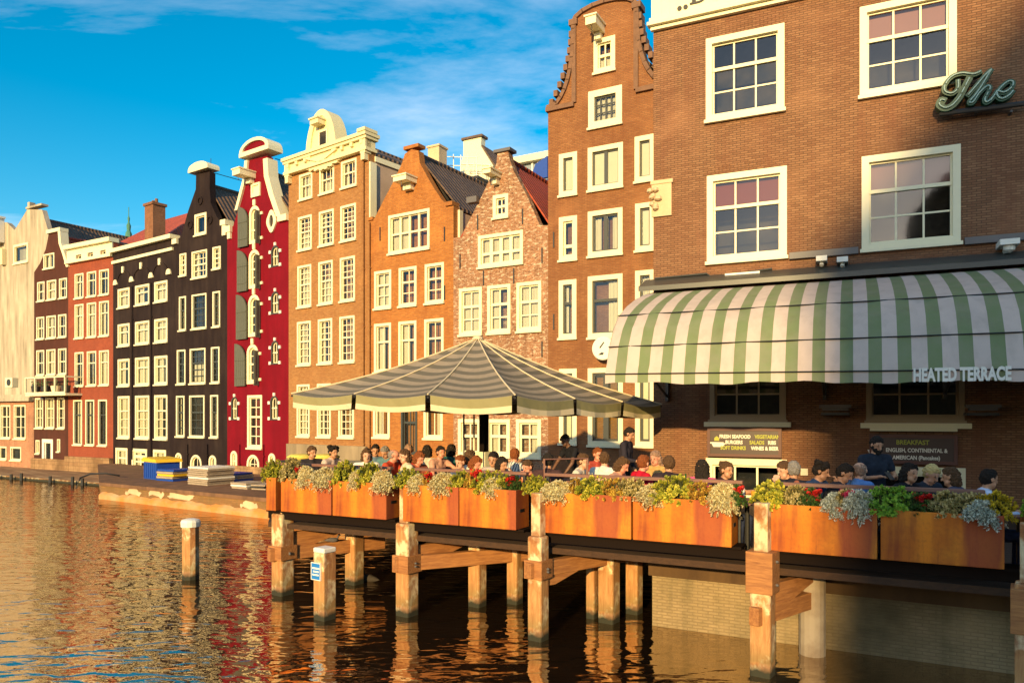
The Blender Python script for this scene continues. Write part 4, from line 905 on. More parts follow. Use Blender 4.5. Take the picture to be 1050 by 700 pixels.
# corner stone with a broken relief, beside the bell gable
mb = MB(); a = RR(671, 689, 186, 222); mb.box(-.03, a[1], -.05, -.001, a[2], a[3]); mb.box(-.05, a[1]+.03, -.07, -.001, a[3]-.06, a[3]+.02); mb.build('corner_stone', M['sand'], hr)
mb = MB(); random.seed(3)
for k in range(9): x, z_ = random.uniform(-.06, .14), a[2]+.15+random.random()*.5; mb.lathe([(.02, -.05), (.07, -.02), (.06, .04), (.01, .07)], (x, -.09, z_), 7)
build_each(mb, 'stone_carving', M['sand'], hr)
mb = MB(); p = [(f.S(672), -.06, f.H(672, 286)), (f.S(725), -.06, f.H(725, 281)), (f.S(730), -.06, f.H(730, 284.5)), (f.S(792), -.06, f.H(792, 276))]; mb.tube(p, .02, 6); mb.build('cable', M['darkframe'], hr)
mb = MB(); z_ = f.H(850, 259.5); mb.box(w2[1]+.05, w4[0]-.06, -.09, -.001, z_-.07, z_+.06); mb.box(w4[1]+.06, WR, -.09, -.001, z_-.07, z_+.06); build_each(mb, 'string_course', M['lead'], hr)
anchors(hr, [f.hit(851, 300)])
# drip board over the awning
mb = MB(); zb_ = f.H(860, 277); mb.prism([(0, 0), (1, 0)], 0, 1) if False else None
s0, s1 = f.S(662), WR; z_ = f.H(665, 296)
z_ = 4.60; prof = [(-.62, z_-.05), (-.62, z_+.05), (0, z_+.30), (0, z_+.14)]
vs = [(s, y, zz_) for s in (s0, s1) for y, zz_ in prof]; mb.add(vs, [(0, 1, 2, 3), (7, 6, 5, 4), (0, 4, 5, 1), (1, 5, 6, 2), (2, 6, 7, 3), (3, 7, 4, 0)]); mb.build('drip_board', M['darkframe'], hr)
for i, (x, y, nm) in enumerate(((843, 268, 'lamp'), (864, 269, 'lamp'), (762, 282, 'tube'))):
    s, q = f.hit(x, y); mb = MB()
    if nm == 'lamp': mb.box(s-.1, s+.1, -.35, -.02, q-.05, q+.05); mb.tube([(s, -.2, q-.05), (s, -.25, q-.13)], .04, 8)
    else: mb.box(s-.35, s+.35, -.16, -.08, q-.03, q+.03); mb.box(s-.3, s-.26, -.09, 0, q-.02, q+.02); mb.box(s+.26, s+.3, -.09, 0, q-.02, q+.02)
    o = mb.build('wall_lamp', M['white'], None, loc=(f.P0.x, f.P0.y, 1.25), rotz=f.rot); tag(o, ['small white spotlight above the awning, left one of the pair', 'small white spotlight above the awning, right one of the pair', 'long cream strip lamp over the left end of the striped awning'][i], 'lamp')
s, q = f.hit(1031, 256); mb = MB(); mb.box(s-.16, s+.14, -.5, -.05, q+.0, q+.1); mb.lathe([(.03, -.12), (.09, -.08), (.1, 0)], (s+.0, -.35, q), 12); mb.box(s-.05, s+.05, -.2, 0, q-.1, q)
o = mb.build('security_camera', M['white'], None, loc=(f.P0.x, f.P0.y, 1.25), rotz=f.rot); tag(o, 'white security camera on the corner building just above the awning', 'security camera')
fR = f; cR, sR = math.cos(f.rot), math.sin(f.rot)
def Rw(s, y, z): return Vector((f.P0.x+cR*s-sR*y, f.P0.y+sR*s+cR*y, 1.25+z))
# neon script "The"
th = empty('neon_sign', (PR.x, PR.y, 1.25), 'green script neon sign reading The on the brick wall', 'sign', f.rot)
def stroke(pts, off): return [(f.S(x), -off, f.H(x, y)) for x, y in pts]
def zz(x, y): return (950+x/8.75, 60+y/8.75)
def smooth(pts, n=5):
    o = []
    for i in range(len(pts)-1):
        p0 = pts[max(i-1, 0)]; p1 = pts[i]; p2 = pts[i+1]; p3 = pts[min(i+2, len(pts)-1)]
        for k in range(n):
            t = k/n; o.append(tuple(.5*((2*p1[j])+(-p0[j]+p2[j])*t+(2*p0[j]-5*p1[j]+4*p2[j]-p3[j])*t*t+(-p0[j]+3*p1[j]-3*p2[j]+p3[j])*t**3) for j in (0, 1)))
    return o+[pts[-1]]
T1 = [(265, 255), (262, 330), (210, 372), (150, 355), (148, 300), (210, 225), (300, 195), (400, 205), (465, 180)]
T2 = [(365, 235), (320, 320), (280, 400), (215, 475), (150, 500), (100, 470), (115, 430), (150, 435)]
H1_ = [(350, 390), (420, 310), (500, 215), (555, 165), (540, 190), (480, 290), (420, 380), (365, 445), (395, 450), (450, 370), (520, 310), (545, 330), (500, 420), (515, 450), (560, 420), (610, 350)]
E1 = [(610, 350), (670, 365), (735, 320), (745, 275), (705, 270), (640, 320), (605, 380), (640, 420), (700, 400), (748, 350)]
for pts, nm in ((T1, 'T'), (T2, 'T'), (H1_, 'h'), (E1, 'e')):
    sm = smooth([zz(*p) for p in pts]); mb = MB()
    P = stroke(sm, .30); 
    for i in range(len(P)-1):
        a, b = Vector((P[i][0], P[i][2])), Vector((P[i+1][0], P[i+1][2])); d = (b-a)
        if d.length < 1e-4: continue
        d.normalize(); n_ = Vector((-d.y, d.x)); wd_ = .058 if pts is T2 else .040; a -= d*.02; b += d*.02
        yb = .13+.0002*(i % 7)
        mb.prism([tuple(a+n_*wd_), tuple(b+n_*wd_), tuple(b-n_*wd_), tuple(a-n_*wd_)], -.30-.0002*(i % 7), -yb)
    o = mb.build('letter', M['greenneon'], th); mb = MB(); mb.tube([(x, -.33, z_) for x, _, z_ in P], .013, 8); mb.build('neon_tube', M['tube'], o, smooth=True)
mb = MB(); mb.tube([(f.S(962), -.2, f.H(962, 121)), (f.S(1052), -.2, f.H(1052, 110))], .05, 8)
for x in (965, 1000, 1035): mb.tube([(f.S(x), -.2, f.H(x, 118)), (f.S(x), 0, f.H(x, 118))], .025, 6)
mb.build('mounting_bar', M['iron'], th)
# sign boards
for (x0, x1, yt, yb, lab, lines, frame) in ((728, 800.5, 440, 466.5, 'brown food board under the left lower window, with cream and olive lettering', 1, 1), (893, 979, 447, 473.5, 'brown breakfast board in the shade behind the standing waiter', 2, 1)):
    r = RR(x0, x1, yt, yb); cx_, cz_ = (r[0]+r[1])/2, (r[2]+r[3])/2; hw, hh = (r[1]-r[0])/2, (r[3]-r[2])/2
    sg = empty('sign_board', tuple(Rw(cx_, -.12, cz_)), lab, 'sign', f.rot)
    mb = MB(); mb.box(-hw, hw, -.03, .08, -hh, hh); mb.build('board', M['signbrown'], sg)
    mb = MB(); mb.ring([(-hw-.03, -hh-.03), (hw+.03, -hh-.03), (hw+.03, hh+.03), (-hw-.03, hh+.03)], [(-hw+.03, -hh+.03), (hw-.03, -hh+.03), (hw-.03, hh-.03), (-hw+.03, hh-.03)], -.05, .04); g = NG('frame_red_brown') if 'fr' not in M else None
    if g: M['fr'] = g.done((.10, .03, .02), .5)
    mb.build('frame', M['fr'], sg)
    if lines == 1:
        ts = .105
        for (tx, tz, t_, m_) in ((-.22, .14, 'FRESH SEAFOOD', 'txtw'), (.50, .14, 'VEGETARIAN', 'txtg'), (-.24, 0, 'BURGERS', 'txtw'), (.27, 0, 'SALADS', 'txtg'), (.60, 0, 'RIBS', 'txtw'), (-.26, -.14, 'SOFT DRINKS', 'txtg'), (.44, -.14, 'WINES & BEER', 'txtw')):
            text_mesh(t_, ts, M[m_], sg, (tx*.9+.02, -.036, tz*.85), sx=.8, bold=.004)
        mb = MB(); mb.prism([(-.66-.0, -.02), (-.44+.08, -.02), (-.44, -.1), (-.66+.04, -.1)], -.036, -.031); mb.prism([(-.72, .0), (-.40, .0), (-.42, -.03), (-.7, -.03)], -.038, -.0365); mb.build('bowl_emblem', M['txtw'], sg)
        mb = MB(); mb.prism([(-.60, .03), (-.5, .03), (-.5, .09), (-.55, .13), (-.6, .09)], -.037, -.031); mb.build('leaf_emblem', M['txtg'], sg)
    else:
        text_mesh('BREAKFAST', .12, M['txtg'], sg, (.0, -.036, .13), sx=.9, bold=.003)
        text_mesh('ENGLISH, CONTINENTAL &', .105, M['txtw'], sg, (.06, -.036, -.02), sx=.8, bold=.003); text_mesh('AMERICAN (Pancakes)', .105, M['txtw'], sg, (.06, -.036, -.16), sx=.8, bold=.003)
        mb = MB(); mb.box(-hw-.02, hw+.02, -.1, .05, hh+.10, hh+.15); mb.build('light_strip', M['cream'], sg)
        mb = MB(); mb.prism([(-.78, -.02), (-.58, -.02), (-.62, -.1), (-.74, -.1)], -.036, -.031); mb.build('bowl_emblem', M['txtw'], sg)
# white wall notice
r = RR(821, 828.5, 480, 487); o = MB(); o.box(r[0], r[1], -.04, -.002, r[2], r[3]); o = o.build('wall_socket', M['cream'], None, loc=(PR.x, PR.y, 1.25), rotz=f.rot); tag(o, 'small pale box on the brick wall right of the left basement window', 'wall box')
# ------------------------------------------------------------------ the awning
AW = empty('awning', (PR.x, PR.y, 1.25), 'large bulging green and white striped awning lettered HEATED TERRACE', 'awning', f.rot)
prof = [(.05, 4.60), (.7, 4.46), (1.4, 4.26), (2.1, 4.02), (2.71, 3.76), (3.08, 3.46), (3.32, 3.12), (3.45, 2.78), (3.52, 2.66), (3.53, 2.62), (3.54, 2.45)]
def awn_pt(s, k): 
    w_, z_ = prof[k]; return (s, -w_, z_)
sA0 = 0.0; sA1 = WR-.6
pitch = .405
M['awn'] = m_stripe('awning_stripes', 'x', (.60, .49, .43), (.175, .225, .10), pitch, .53, .08)
M['awn'].node_tree  # woven cloth
dr = lambda k, s: -s*[0, 0, 0, 0, 0, .002, .004, .008, .011, .012, .012][k]
mb = MB(); ns = 90; rngs = []
for k in range(len(prof)):
    for i in range(ns+1):
        s = sA0+(sA1-sA0)*i/ns; w_, z_ = prof[k]
        sag = .02*math.sin(i*.9+k)*(1 if 1 < k < 9 else .2)
        rag = .02*math.sin(i*.35)+.012*math.sin(i*1.1) if k == len(prof)-1 else 0
        droop = -.0026*(s*10)*0
        mb.v.append((s, -w_-sag*.5-.02*math.sin(s*6.3+k*.8)*(1 if 1 < k < 8 else 0), z_+sag*.3+rag+dr(k, s)))
for k in range(len(prof)-1):
    for i in range(ns): a = k*(ns+1)+i; mb.f.append((a, a+1, a+ns+2, a+ns+1)); mb.mi.append(0)
mb.build('cloth', M['awn'], AW, smooth=True, fixn=False)
mb = MB(); pe = [(-w_, z_) for w_, z_ in prof[:-1]]+[(-prof[8][0], prof[8][1]), (-.02, 2.9)]
pe = [(-w_, z_) for w_, z_ in prof[:9]]+[(-2.6, 3.0), (-1.2, 3.6), (-.02, 4.1)]
mb.add([(sA0+.01, y, z_) for y, z_ in pe], [tuple(range(len(pe)))]); mb.build('side_panel', M['awn'], AW)
for k in (4, 6, 9):
    mb = MB(); w_, z_ = prof[k]; mb.tube([(sA0, -w_-.014, z_+dr(k, sA0)), (sA1, -w_-.014, z_+dr(k, sA1))], .012, 6); mb.build('seam', M['txtk'], AW)
mb = MB(); mb.tube([(sA0, -3.49, 2.62), (sA1, -3.49, 2.62+dr(9, sA1))], .035, 8); mb.build('front_bar', M['iron'], AW)
for s in (f.S(678)+.15, 2.6+.9, 5.6, 8.2, 11.0):
    mb = MB(); mb.box(s-.03, s+.03, -.12, 0, 2.2, 2.7); mb.tube([(s, -.08, 2.3), (s, -1.8, 2.75), (s, -3.46, 2.60+dr(9, s))], .028, 6); mb.build('arm', M['iron'], AW)
# lettering on the valance, right end of the picture
fF = Fac((PR.x-f.m.x*3.5, PR.y-f.m.y*3.5), rR, 1.25)
t = text_mesh('HEATED TERRACE', .27, M['txtw'], AW, ((fF.S(936)+fF.S(1036))/2, -3.572, fF.H(986, 384.5)), extrude=.0015, sx=1.0, bold=.012)
tw = t.dimensions.x; t.scale = ((fF.S(1036)-fF.S(936))/max(tw, .1), 1, 1)
# patio heaters on the wall
for i, (x0, x1) in enumerate(((840, 873), (990, 1026))):
    a, b = f.S(x0, -.5), f.S(x1, -.5); q = f.H((x0+x1)/2, 418, -.5); hh_ = empty('patio_heater', tuple(Rw((a+b)/2, -.5, q)), ['slim grey wall heater under the awning, left of the shaded window', 'slim grey wall heater under the awning, right of the shaded window'][i], 'heater', f.rot)
    wd_ = (b-a)/2; mb = MB(); mb.box(-wd_, wd_, -.1, .1, 0, .06); mb.box(-wd_+.05, wd_-.05, -.06, .06, -.05, 0); mb.build('reflector', M['lead'], hh_); mb = MB(); mb.box(-.25, .25, -.03, .5, -.14, -.09); mb.build('bracket', M['iron'], hh_)

# ------------------------------------------------------------------ water, ground, quays
uT = Vector((.887, -.462)); mT = Vector((.462, .887))
def T(s, d): return uT*s+mT*d
def Tpx(x, d): Z = d/(mT.x*ray(x)+mT.y); return Vector((ray(x)*Z, Z))
rotT = math.atan2(uT.y, uT.x)
g = NG('canal_water'); c0 = g.n('NewGeometry').outputs['Position']
def mapd(rot, sc):
    x = g.n('Mapping'); x.inputs['Rotation'].default_value = (0, 0, rot); x.inputs['Scale'].default_value = sc; g.set(x.inputs['Vector'], c0); return x.outputs[0]
wv1 = g.noise(1.3, 2, mapd(R(12), (.75, 1.5, 1)), .45, .5); wv2 = g.noise(3.1, 1.5, mapd(R(-12), (.62, 1.35, 1)), .4, .7); wv3 = g.noise(.35, 2, mapd(R(30), (1, 1.4, 1)), .5)
wv4 = g.noise(11, 2, mapd(R(5), (.7, 1.2, 1)), .5)
hgt = g.math('ADD', g.math('MULTIPLY', wv1, 1.0), g.math('MULTIPLY', wv2, 1.15)); hgt = g.math('ADD', hgt, g.math('MULTIPLY', wv3, 2.0)); hgt = g.math('ADD', hgt, g.math('MULTIPLY', wv4, .10))
g.bump(hgt, 1.0, .020)
M['water'] = g.done((.018, .011, .006), .012); g.b.inputs['IOR'].default_value = 4.0; g.b.inputs['Specular IOR Level'].default_value = .8
g.b.inputs['Specular Tint'].default_value = (1, .85, .68, 1)
mb = MB(); mb.add([(-400, -250, 0), (400, -250, 0), (400, 400, 0), (-400, 400, 0)], [(0, 1, 2, 3)]); o = mb.build('water', M['water']); tag(o, 'rippled canal water', None, None, 'structure')
mb = MB(); mb.add([(-600, -400, -2.5), (600, -400, -2.5), (600, 900, -2.5), (-600, 900, -2.5)], [(0, 1, 2, 3)]); o = mb.build('ground', M['soil']); tag(o, 'canal bed and ground', None, None, 'structure')
# low brick quay with its brown top
P1, P2, P3 = Vector((-15.5, 27.9)), Vector((-7.45, 22.6)), Vector((-2.94, 19.6))
dq = (P3-P1).normalized(); back = Vector((-dq.y, dq.x))
pl = [P1, P3, P3+back*3.2, Vector((0, 30)), Vector((-10, 36)), Pk[296]+Vector((.5, .7)), Pk[178]+Vector((.5, .7)), Pk[116]+Vector((.3, .5)), Pk[116]+Vector((-.4, -.5))*1.2]
M['quayface'] = m_brick('quay_face_brick', (.34, .18, .075), (.24, .12, .05), (.26, .16, .08), st=.7, stain=(.18, .12, .05))
g = NG('orange_quay_base'); M['qbase'] = g.done(g.mix(g.ramp(g.noise(1.5, 5), [(.4, 0.0), (.65, 1.0)]), (.62, .24, .05), (.5, .34, .17)), .6)
rq = Vector((dq.x, dq.y)); fq = Fac((P1.x, P1.y), rq, 0)
q = MB(); q.hprism([(p.x, p.y) for p in pl], -.8, .50); o = q.build('quay', M['quayface']); tag(o, 'low brick quay in front of the dark houses', None, None, 'structure')
q = MB(); q.hprism([(p.x, p.y) for p in [P1-back*.06-dq*.05, P3-back*.06]+pl[2:]], .5005, .62); o = q.build('quay_pavement', M['quaytop']); tag(o, 'brown quay paving', None, None, 'structure')
L_ = (P3-P1).length; q = MB(); n = 60; random.seed(5)
def wob(i): return .03*math.sin(i*.9)+.02*math.sin(i*2.3)
for i in range(n):
    a, b = L_*i/n, L_*(i+1)/n; q.add([(a, -.10, -.6), (b, -.10, -.6), (b, -.10, .16+wob(i+1)), (a, -.10, .16+wob(i)), (b, -.001, .24+wob(i+1)), (a, -.001, .24+wob(i))], [(0, 1, 2, 3), (3, 2, 4, 5)])
o = q.build('quay_base', M['qbase'], None, loc=(P1.x, P1.y, 0), rotz=fq.rot); tag(o, 'orange wet foot of the low quay', None, None, 'structure')
q = MB(); random.seed(11); x = .3
while x < L_-.5:
    wd_ = random.uniform(.5, 1.7); hh_ = random.uniform(.14, .26)
    if random.random() < .62:
        n = 9; c_ = x+wd_/2; zc_ = .36+random.uniform(-.03, .03)
        q.prism([(c_+wd_/2*(.85+.25*random.random())*math.copysign(abs(math.cos(t))**.5, math.cos(t)), zc_+hh_/2*(.5+.6*random.random())*math.copysign(abs(math.sin(t))**.5, math.sin(t))-.04*math.sin((c_+math.cos(t))*5)) for t in [2*math.pi*k/(2*n) for k in range(2*n)]], -.018, -.001)
    x += wd_+random.uniform(.1, .5)
o = q.build('quay_plaster', M['sand'], None, loc=(P1.x, P1.y, 0), rotz=fq.rot); tag(o, 'pale render remains on the low quay wall', None, None, 'structure')
# brick quay wall under the corner building
cQ = T(-3.24, 10.75); q = MB(); LQ = 16
q.box(0, LQ, 0, 7, -1, 1.098); q.box(-.04, LQ, -.06, 0-.001, .76, 1.09, 1); o = q.build('quay_wall', [M['brickQ'], M['shadeband']], None, loc=(cQ.x, cQ.y, 0), rotz=rotT); tag(o, 'brick quay wall under the terrace', None, None, 'structure')  # top band is coloured as the deck's shadow on the brick
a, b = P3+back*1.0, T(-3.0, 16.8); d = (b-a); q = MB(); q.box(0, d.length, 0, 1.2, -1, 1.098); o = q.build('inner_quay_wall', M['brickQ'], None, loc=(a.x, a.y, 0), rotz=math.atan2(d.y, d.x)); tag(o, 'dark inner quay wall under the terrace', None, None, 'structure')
# terrace deck
TL = Tpx(275, 9.62); e1 = T(14, 9.62); pl = [TL, e1, T(14, 32), Pk[689]+Vector((2, 3)), Pk[562]+Vector((.5, 1)), Pk[465]+Vector((.4, .8)), Pk[378]+Vector((.4, .8)), Pk[296]+Vector((.3, .5)), Pk[296]+Vector((.02, .1))]
M['deckdark'] = m_wood('wet_deck_boards', (.035, .016, .007), (.07, .032, .013), .9, (1, 6, 6)); q = MB(); q.hprism([(p.x, p.y) for p in pl], 1.165, 1.25); o = q.build('terrace', M['deckdark']); tag(o, 'wooden terrace deck over the water', None, None, 'structure')  # even dark brown over the whole deck
# building at the viewer's back whose gable shades the right-hand side
BD = 85; hx, hy = -math.sin(SUN_AZ), -math.cos(SUN_AZ); tn = math.tan(SUN_EL)
def shade(X, Y, Z): return X+math.sin(SUN_AZ)*BD, Y+math.cos(SUN_AZ)*BD, Z+BD*tn
xr = Vector((-math.cos(SUN_AZ), math.sin(SUN_AZ)))       # to the right as seen along the light
pts = [(5.98, 15.09, 2.85), (6.15, 15.02, 6.3), (6.5, 14.85, 6.95), (7.9, 14.2, 8.8), (9.2, 13.6, 10.5)]
org = Vector(shade(*pts[0])[:2])
loc_ = [((Vector(shade(*p)[:2])-org).dot(xr), shade(*p)[2]) for p in pts]
bb = [(loc_[0][0], 0), (loc_[0][0], loc_[1][1]), (loc_[4][0]+.4, loc_[4][1]+.5), (loc_[4][0]+1.4, loc_[4][1]+.6), (2*loc_[4][0]+8, loc_[1][1]+1), (2*loc_[4][0]+14, 0)]
sb = empty('unseen_opposite_house', (org.x, org.y, 0), 'brick gabled house across the water behind the viewer, shading the terrace', 'house', math.atan2(xr.y, xr.x))
q = MB(); q.prism(bb, -.5, 0); q.build('wall', M['brickD'], sb)
q = MB()
for k, (a, b, hgt_) in enumerate(((-70, -48, 12), (-48, -30, 14), (-30, -8, 11.5), (-8, 10, 13.5), (10, 30, 12.5), (30, 52, 14), (52, 80, 12))):  # unseen row added so the windows reflect dark fronts
    oh = empty('unseen_opposite_house', (a, -80, 0), ['tall', 'broad', 'lowest', 'narrowest', 'second tall', 'tallest', 'end'][k]+' unseen backlit brick house added across the harbour behind the viewer'+' (from the west: '+['1', '2', '3', '4', '5', '6', '7'][k]+')', 'house', 0, 'unseen houses added across the harbour behind the viewer')
    q = MB(); q.box(0, b-a-.3, -12, 0, -1, hgt_); q.build('wall', M['brickD'], oh)
    q = MB(); q.add([(0, -12.1, hgt_), (b-a-.3, -12.1, hgt_), (b-a-.3, .1, hgt_), (0, .1, hgt_), (0, -6, hgt_+2.2), (b-a-.3, -6, hgt_+2.2)], [(0, 1, 5, 4), (3, 4, 5, 2), (0, 4, 3), (1, 2, 5)]); q.build('roof', M['tile'], oh)

# ------------------------------------------------------------------ piles, beams, loose mooring posts
GR = R(-35)
def pile(x, yb, wpx, ztop, label, clad=False, upper=None, rnd=False, group='piles under the terrace edge', rot=GR):
    Z = CZ*FP/(yb-HY); P = Vector((ray(x)*Z, Z)); wd = wpx*Z/FP/1.33
    t = empty('timber_pile', (P.x, P.y, 0), label, 'pile', rot, group); t['px'] = 0
    del t['px']
    mb = MB()
    if rnd: mb.lathe([(wd*.66, -1), (wd*.66, ztop)], seg=16); mb.build('post', M['shadeband2'], t, smooth=False)
    else: mb.box(-wd/2, wd/2, -wd/2, wd/2, -1, ztop); mb.build('post', M['pile'], t, bevel=.028)
    if clad:
        c = MB(); e = wd/2+.035; c.box(-e, e, -e, e, clad[0], clad[1]); c.build('steel_collar', M['beam'], t, bevel=.008)
        for i, zq in enumerate((clad[0]+.1, clad[1]-.12)):
            b_ = MB(); b_.lathe([(.018, 0), (.018, .02), (.008, .03)], seg=8); o = b_.build('bolt', M['lead'], t, loc=(e, 0, zq)); o.rotation_euler[1] = R(90)
    if upper:
        u = MB(); e = wd*.33; u.box(-e, e, -e, e, ztop+.001, upper); u.build('upper_post', M['pile'], t, bevel=.01)
    return P
g = NG('pale_concrete'); M['shadeband2'] = g.done(g.mix(g.ramp(g.noise(3, 5), [(.4, 0.0), (.7, 1.0)]), (.45, .36, .25), (.28, .2, .13)), .85); g.bump(g.noise(20, 4), .3, .01)
pA = pile(290, 608.7, 22, 1.42, 'leftmost front pile of the terrace with peeling pale paint', (.62, .86), 2.02)
pB = pile(417.5, 630, 23, 1.45, 'front pile between the second and third rust planters', (.68, .95), 2.05)
pC = pile(552, 655, 22, 1.45, 'pale front pile at the middle gap of the planters', (.86, 1.12), 2.05)
pD = pile(782, 691, 28, 1.0, 'nearest thick pale pile left of the concrete column', (1.0, 1.5), 2.08)
pE = pile(1056, 745, 34, 1.45, 'front pile at the right edge of the picture', (.95, 1.4), 2.05)
qA = pile(363.5, 598, 19, 1.09, 'rear pile behind the leftmost planter pair'); qB = pile(489.5, 620.7, 19, 1.09, 'rear pile left of two standing close together'); qC = pile(528, 618, 17, 1.09, 'rear pile right of two standing close together')
qD = pile(624.5, 637, 23, 1.09, 'rear sunlit pile below the fifth planter'); qE = pile(607, 633, 13, 1.09, 'thin shaded pile beside the rear sunlit one'); qF = pile(650, 628, 19, 1.09, 'dark shaded pile left of the brick quay wall')
qG = pile(833, 670, 26, 1.09, 'round concrete column before the brick quay wall', rnd=True)
def beam(a, b, z0, z1, wd, label, ext=(0, 0)):
    d = (b-a).normalized(); a = a-d*ext[0]; b = b+d*ext[1]; l = (b-a).length; n = Vector((-d.y, d.x)); a = a-n*(wd/2)
    t = MB(); t.box(0, l, 0, wd, 0, z1-z0); o = t.build('cross_beam', M['beam'], None, loc=(a.x, a.y, z0), rotz=math.atan2(d.y, d.x), bevel=.01); tag(o, label, 'beam', 'beams between the terrace piles'); return o
beam(pA, qA, .60, .83, .14, 'cross beam at the leftmost terrace pile', (.25, .6)); beam(pB, qC, .70, .93, .14, 'long cross beam joining three piles under the third planter', (.2, .25))
beam(pC, qD, .88, 1.09, .14, 'cross beam from the middle front pile to the rear sunlit pile', (.2, .35)); beam(pD, qG, .62, .84, .13, 'short low cross beam at the nearest pile', (.2, .0))
for (p, s_, lab) in ((pA, -1, 'leftmost'), (pB, 1, 'second'), (pC, 1, 'third'), (pD, 1, 'nearest')):
    d = mT; l = .9; t = MB(); t.prism([(0, 1.08), (l, 1.08), (l, .98), (.12, .74), (0, .74)], -.05, .05); o = t.build('bracket', M['beam'], None, loc=(p.x, p.y, 0), rotz=math.atan2(.61, .79)); o.location = (p.x+.12, p.y+.1, 0); tag(o, 'rusty knee bracket under the deck at the '+lab+' front pile', 'bracket', 'knee brackets of the terrace')
def loose_post(x, yb, yt, wpx, label, rnd):
    Z = CZ*FP/(yb-HY); P = Vector((ray(x)*Z, Z)); zt = CZ-(yt-HY)*Z/FP; wd = wpx*Z/FP
    t = empty('mooring_post', (P.x, P.y, 0), label, 'mooring post', GR); mb = MB()
    if rnd: r = wd/2; mb.lathe([(r, -1), (r*.97, zt-.12)], seg=10); mb.build('post', M['pile'], t); mb = MB(); mb.lathe([(r*1.12, 0), (r*1.14, .09), (r*1.0, .13), (r*.5, .15)], (0, 0, zt-.12), 14); mb.build('cap', M['white'], t)
    else:
        e = wd/2/1.33; mb.box(-e, e, -e, e, -1, zt-.08); mb.build('post', M['pile'], t, bevel=.015); mb = MB(); mb.box(-e*1.03, e*1.03, -e*1.03, e*1.03, zt-.079, zt); mb.build('cap', M['white'], t, bevel=.02)
    return t, P, wd/2/1.33, zt
loose_post(195.5, 593, 533, 17, 'round mooring post with white cap standing alone at left', True)
t, P, e, zt = loose_post(333, 634, 560.5, 21.5, 'square white-topped post carrying the small blue sign', False)
sg = empty('blue_sign', (P.x, P.y, .62), 'small blue and white sign on the square post', 'sign', GR); mb = MB(); mb.box(-e-.02, e*.55, -e-.022, -e-.004, -.0, .26); mb.build('plate', M['signblue'], sg)
mb = MB(); 
mb.ring([(-e-.024, -.004), (e*.55+.004, -.004), (e*.55+.004, .264), (-e-.024, .264)], [(-e-.012, .008), (e*.55-.008, .008), (e*.55-.008, .252), (-e-.012, .252)], -e-.027, -e-.003); mb.build('border', M['txtw'], sg)
for zq, a, b in ((.165, .012, .012), (.115, .03, .03), (.065, .012, .03)): mb = MB(); mb.box(-e-.005+a, e*.5-b, -e-.026, -e-.0225, zq, zq+.025); mb.build('text_line', M['txtw'], sg)
# old stumps and fender beam by the far-left houses
def wl(x, dy=0): return step(Vector((ray(116)*32.4, 32.4)), rL, x)-Vector((-rL.y, rL.x))*.2
q = MB(); q.hprism([tuple(wl(-60)+Vector((.25, .45))), tuple(wl(106)+Vector((.25, .45))), tuple(Pk[116]), tuple(step(Pk[116], rL, -60))], -.6, .10); o = q.build('low_ledge', M['found']); tag(o, 'low stone ledge before the far-left houses', None, None, 'structure')
for i, (x, hpx) in enumerate(((2, 10), (16, 9), (26.5, 12), (56, 11), (79, 13), (89, 12))):
    P = wl(x); mb = MB(); hh_ = hpx*P.y/FP; hh_ *= .62; mb.lathe([(.08, -.6), (.07, hh_)], seg=8); o = mb.build('old_stump', M['iron'], None, loc=(P.x, P.y, 0)); tag(o, 'dark old stump at the waterline, '+['farthest left', 'second from left', 'under the white-framed annex window', 'below the white water door', 'left of two before the red-brown house', 'right of two before the red-brown house'][i], 'stump', 'old stumps along the far-left waterline')
a, b = wl(-60), wl(104); d = b-a; mb = MB(); mb.box(0, d.length, .2, .5, -.3, .14); o = mb.build('fender_beam', M['pile'], None, loc=(a.x, a.y, 0), rotz=math.atan2(d.y, d.x)); tag(o, 'long low timber fender along the far-left house fronts', 'beam')
P = at(104, 488, 30.0); mb = MB(); mb.tube([(-.5, -.3, -.45), (-.42, -.15, -.05), (-.1, 0, .10), (.4, .2, .10), (.9, .3, .0)], .035, 8); o = mb.build('hose', M['iron'], None, loc=(P.x, P.y-.6, .72), smooth=True); tag(o, 'thick black hose drooping over the left end of the low quay', 'hose')

# ------------------------------------------------------------------ things stored on the low quay
def onq(x, yb): Z = (CZ-.62)*FP/(yb-HY); return Vector((ray(x)*Z, Z))
rq_ = fq.rot
P = onq(150, 490.5); sc_ = P.y/FP; ct = empty('storage_container', (P.x, P.y, .62), 'blue site box with a bright yellow roof on the low quay', 'container', rq_-.15)
mb = MB(); mb.box(-.25, 1.0, 0, .9, 0, .68); 
for k in range(7): mb.box(-.25+.18*k+.05, -.25+.18*k+.12, -.02, 0, .05, .62)
mb.build('box', M['blue'], ct); mb = MB(); mb.prism([(-.35, .68), (1.1, .68), (1.02, .8), (-.2, .85)], -.06, .96); mb.build('roof', M['yellow'], ct)
def stack(x, yb, wd, hh, n, label, cols_, rot=0, dep=.8, grp='board stacks on the low quay'):
    P = onq(x, yb); t = empty('board_stack', (P.x, P.y, .62), label, 'board stack', rq_+rot, grp); th_ = hh/n
    for k in range(n):
        mb = MB(); j = random.uniform(-.05, .05); mb.box(-wd/2+j, wd/2+j, .02*random.random(), dep, k*th_+.004, (k+1)*th_-.012); mb.build('board', M[cols_[k % len(cols_)]], t)
stack(169, 493, 1.0, .46, 5, 'stack of yellow and blue crate boards beside the blue box', ['blue', 'boards', 'yellow', 'boards', 'blue'], .05)
stack(202, 497, 1.25, .66, 9, 'tallest stack of pale weathered boards on the low quay', ['boards']*3+['white', 'boards'], -.03, 1.1)
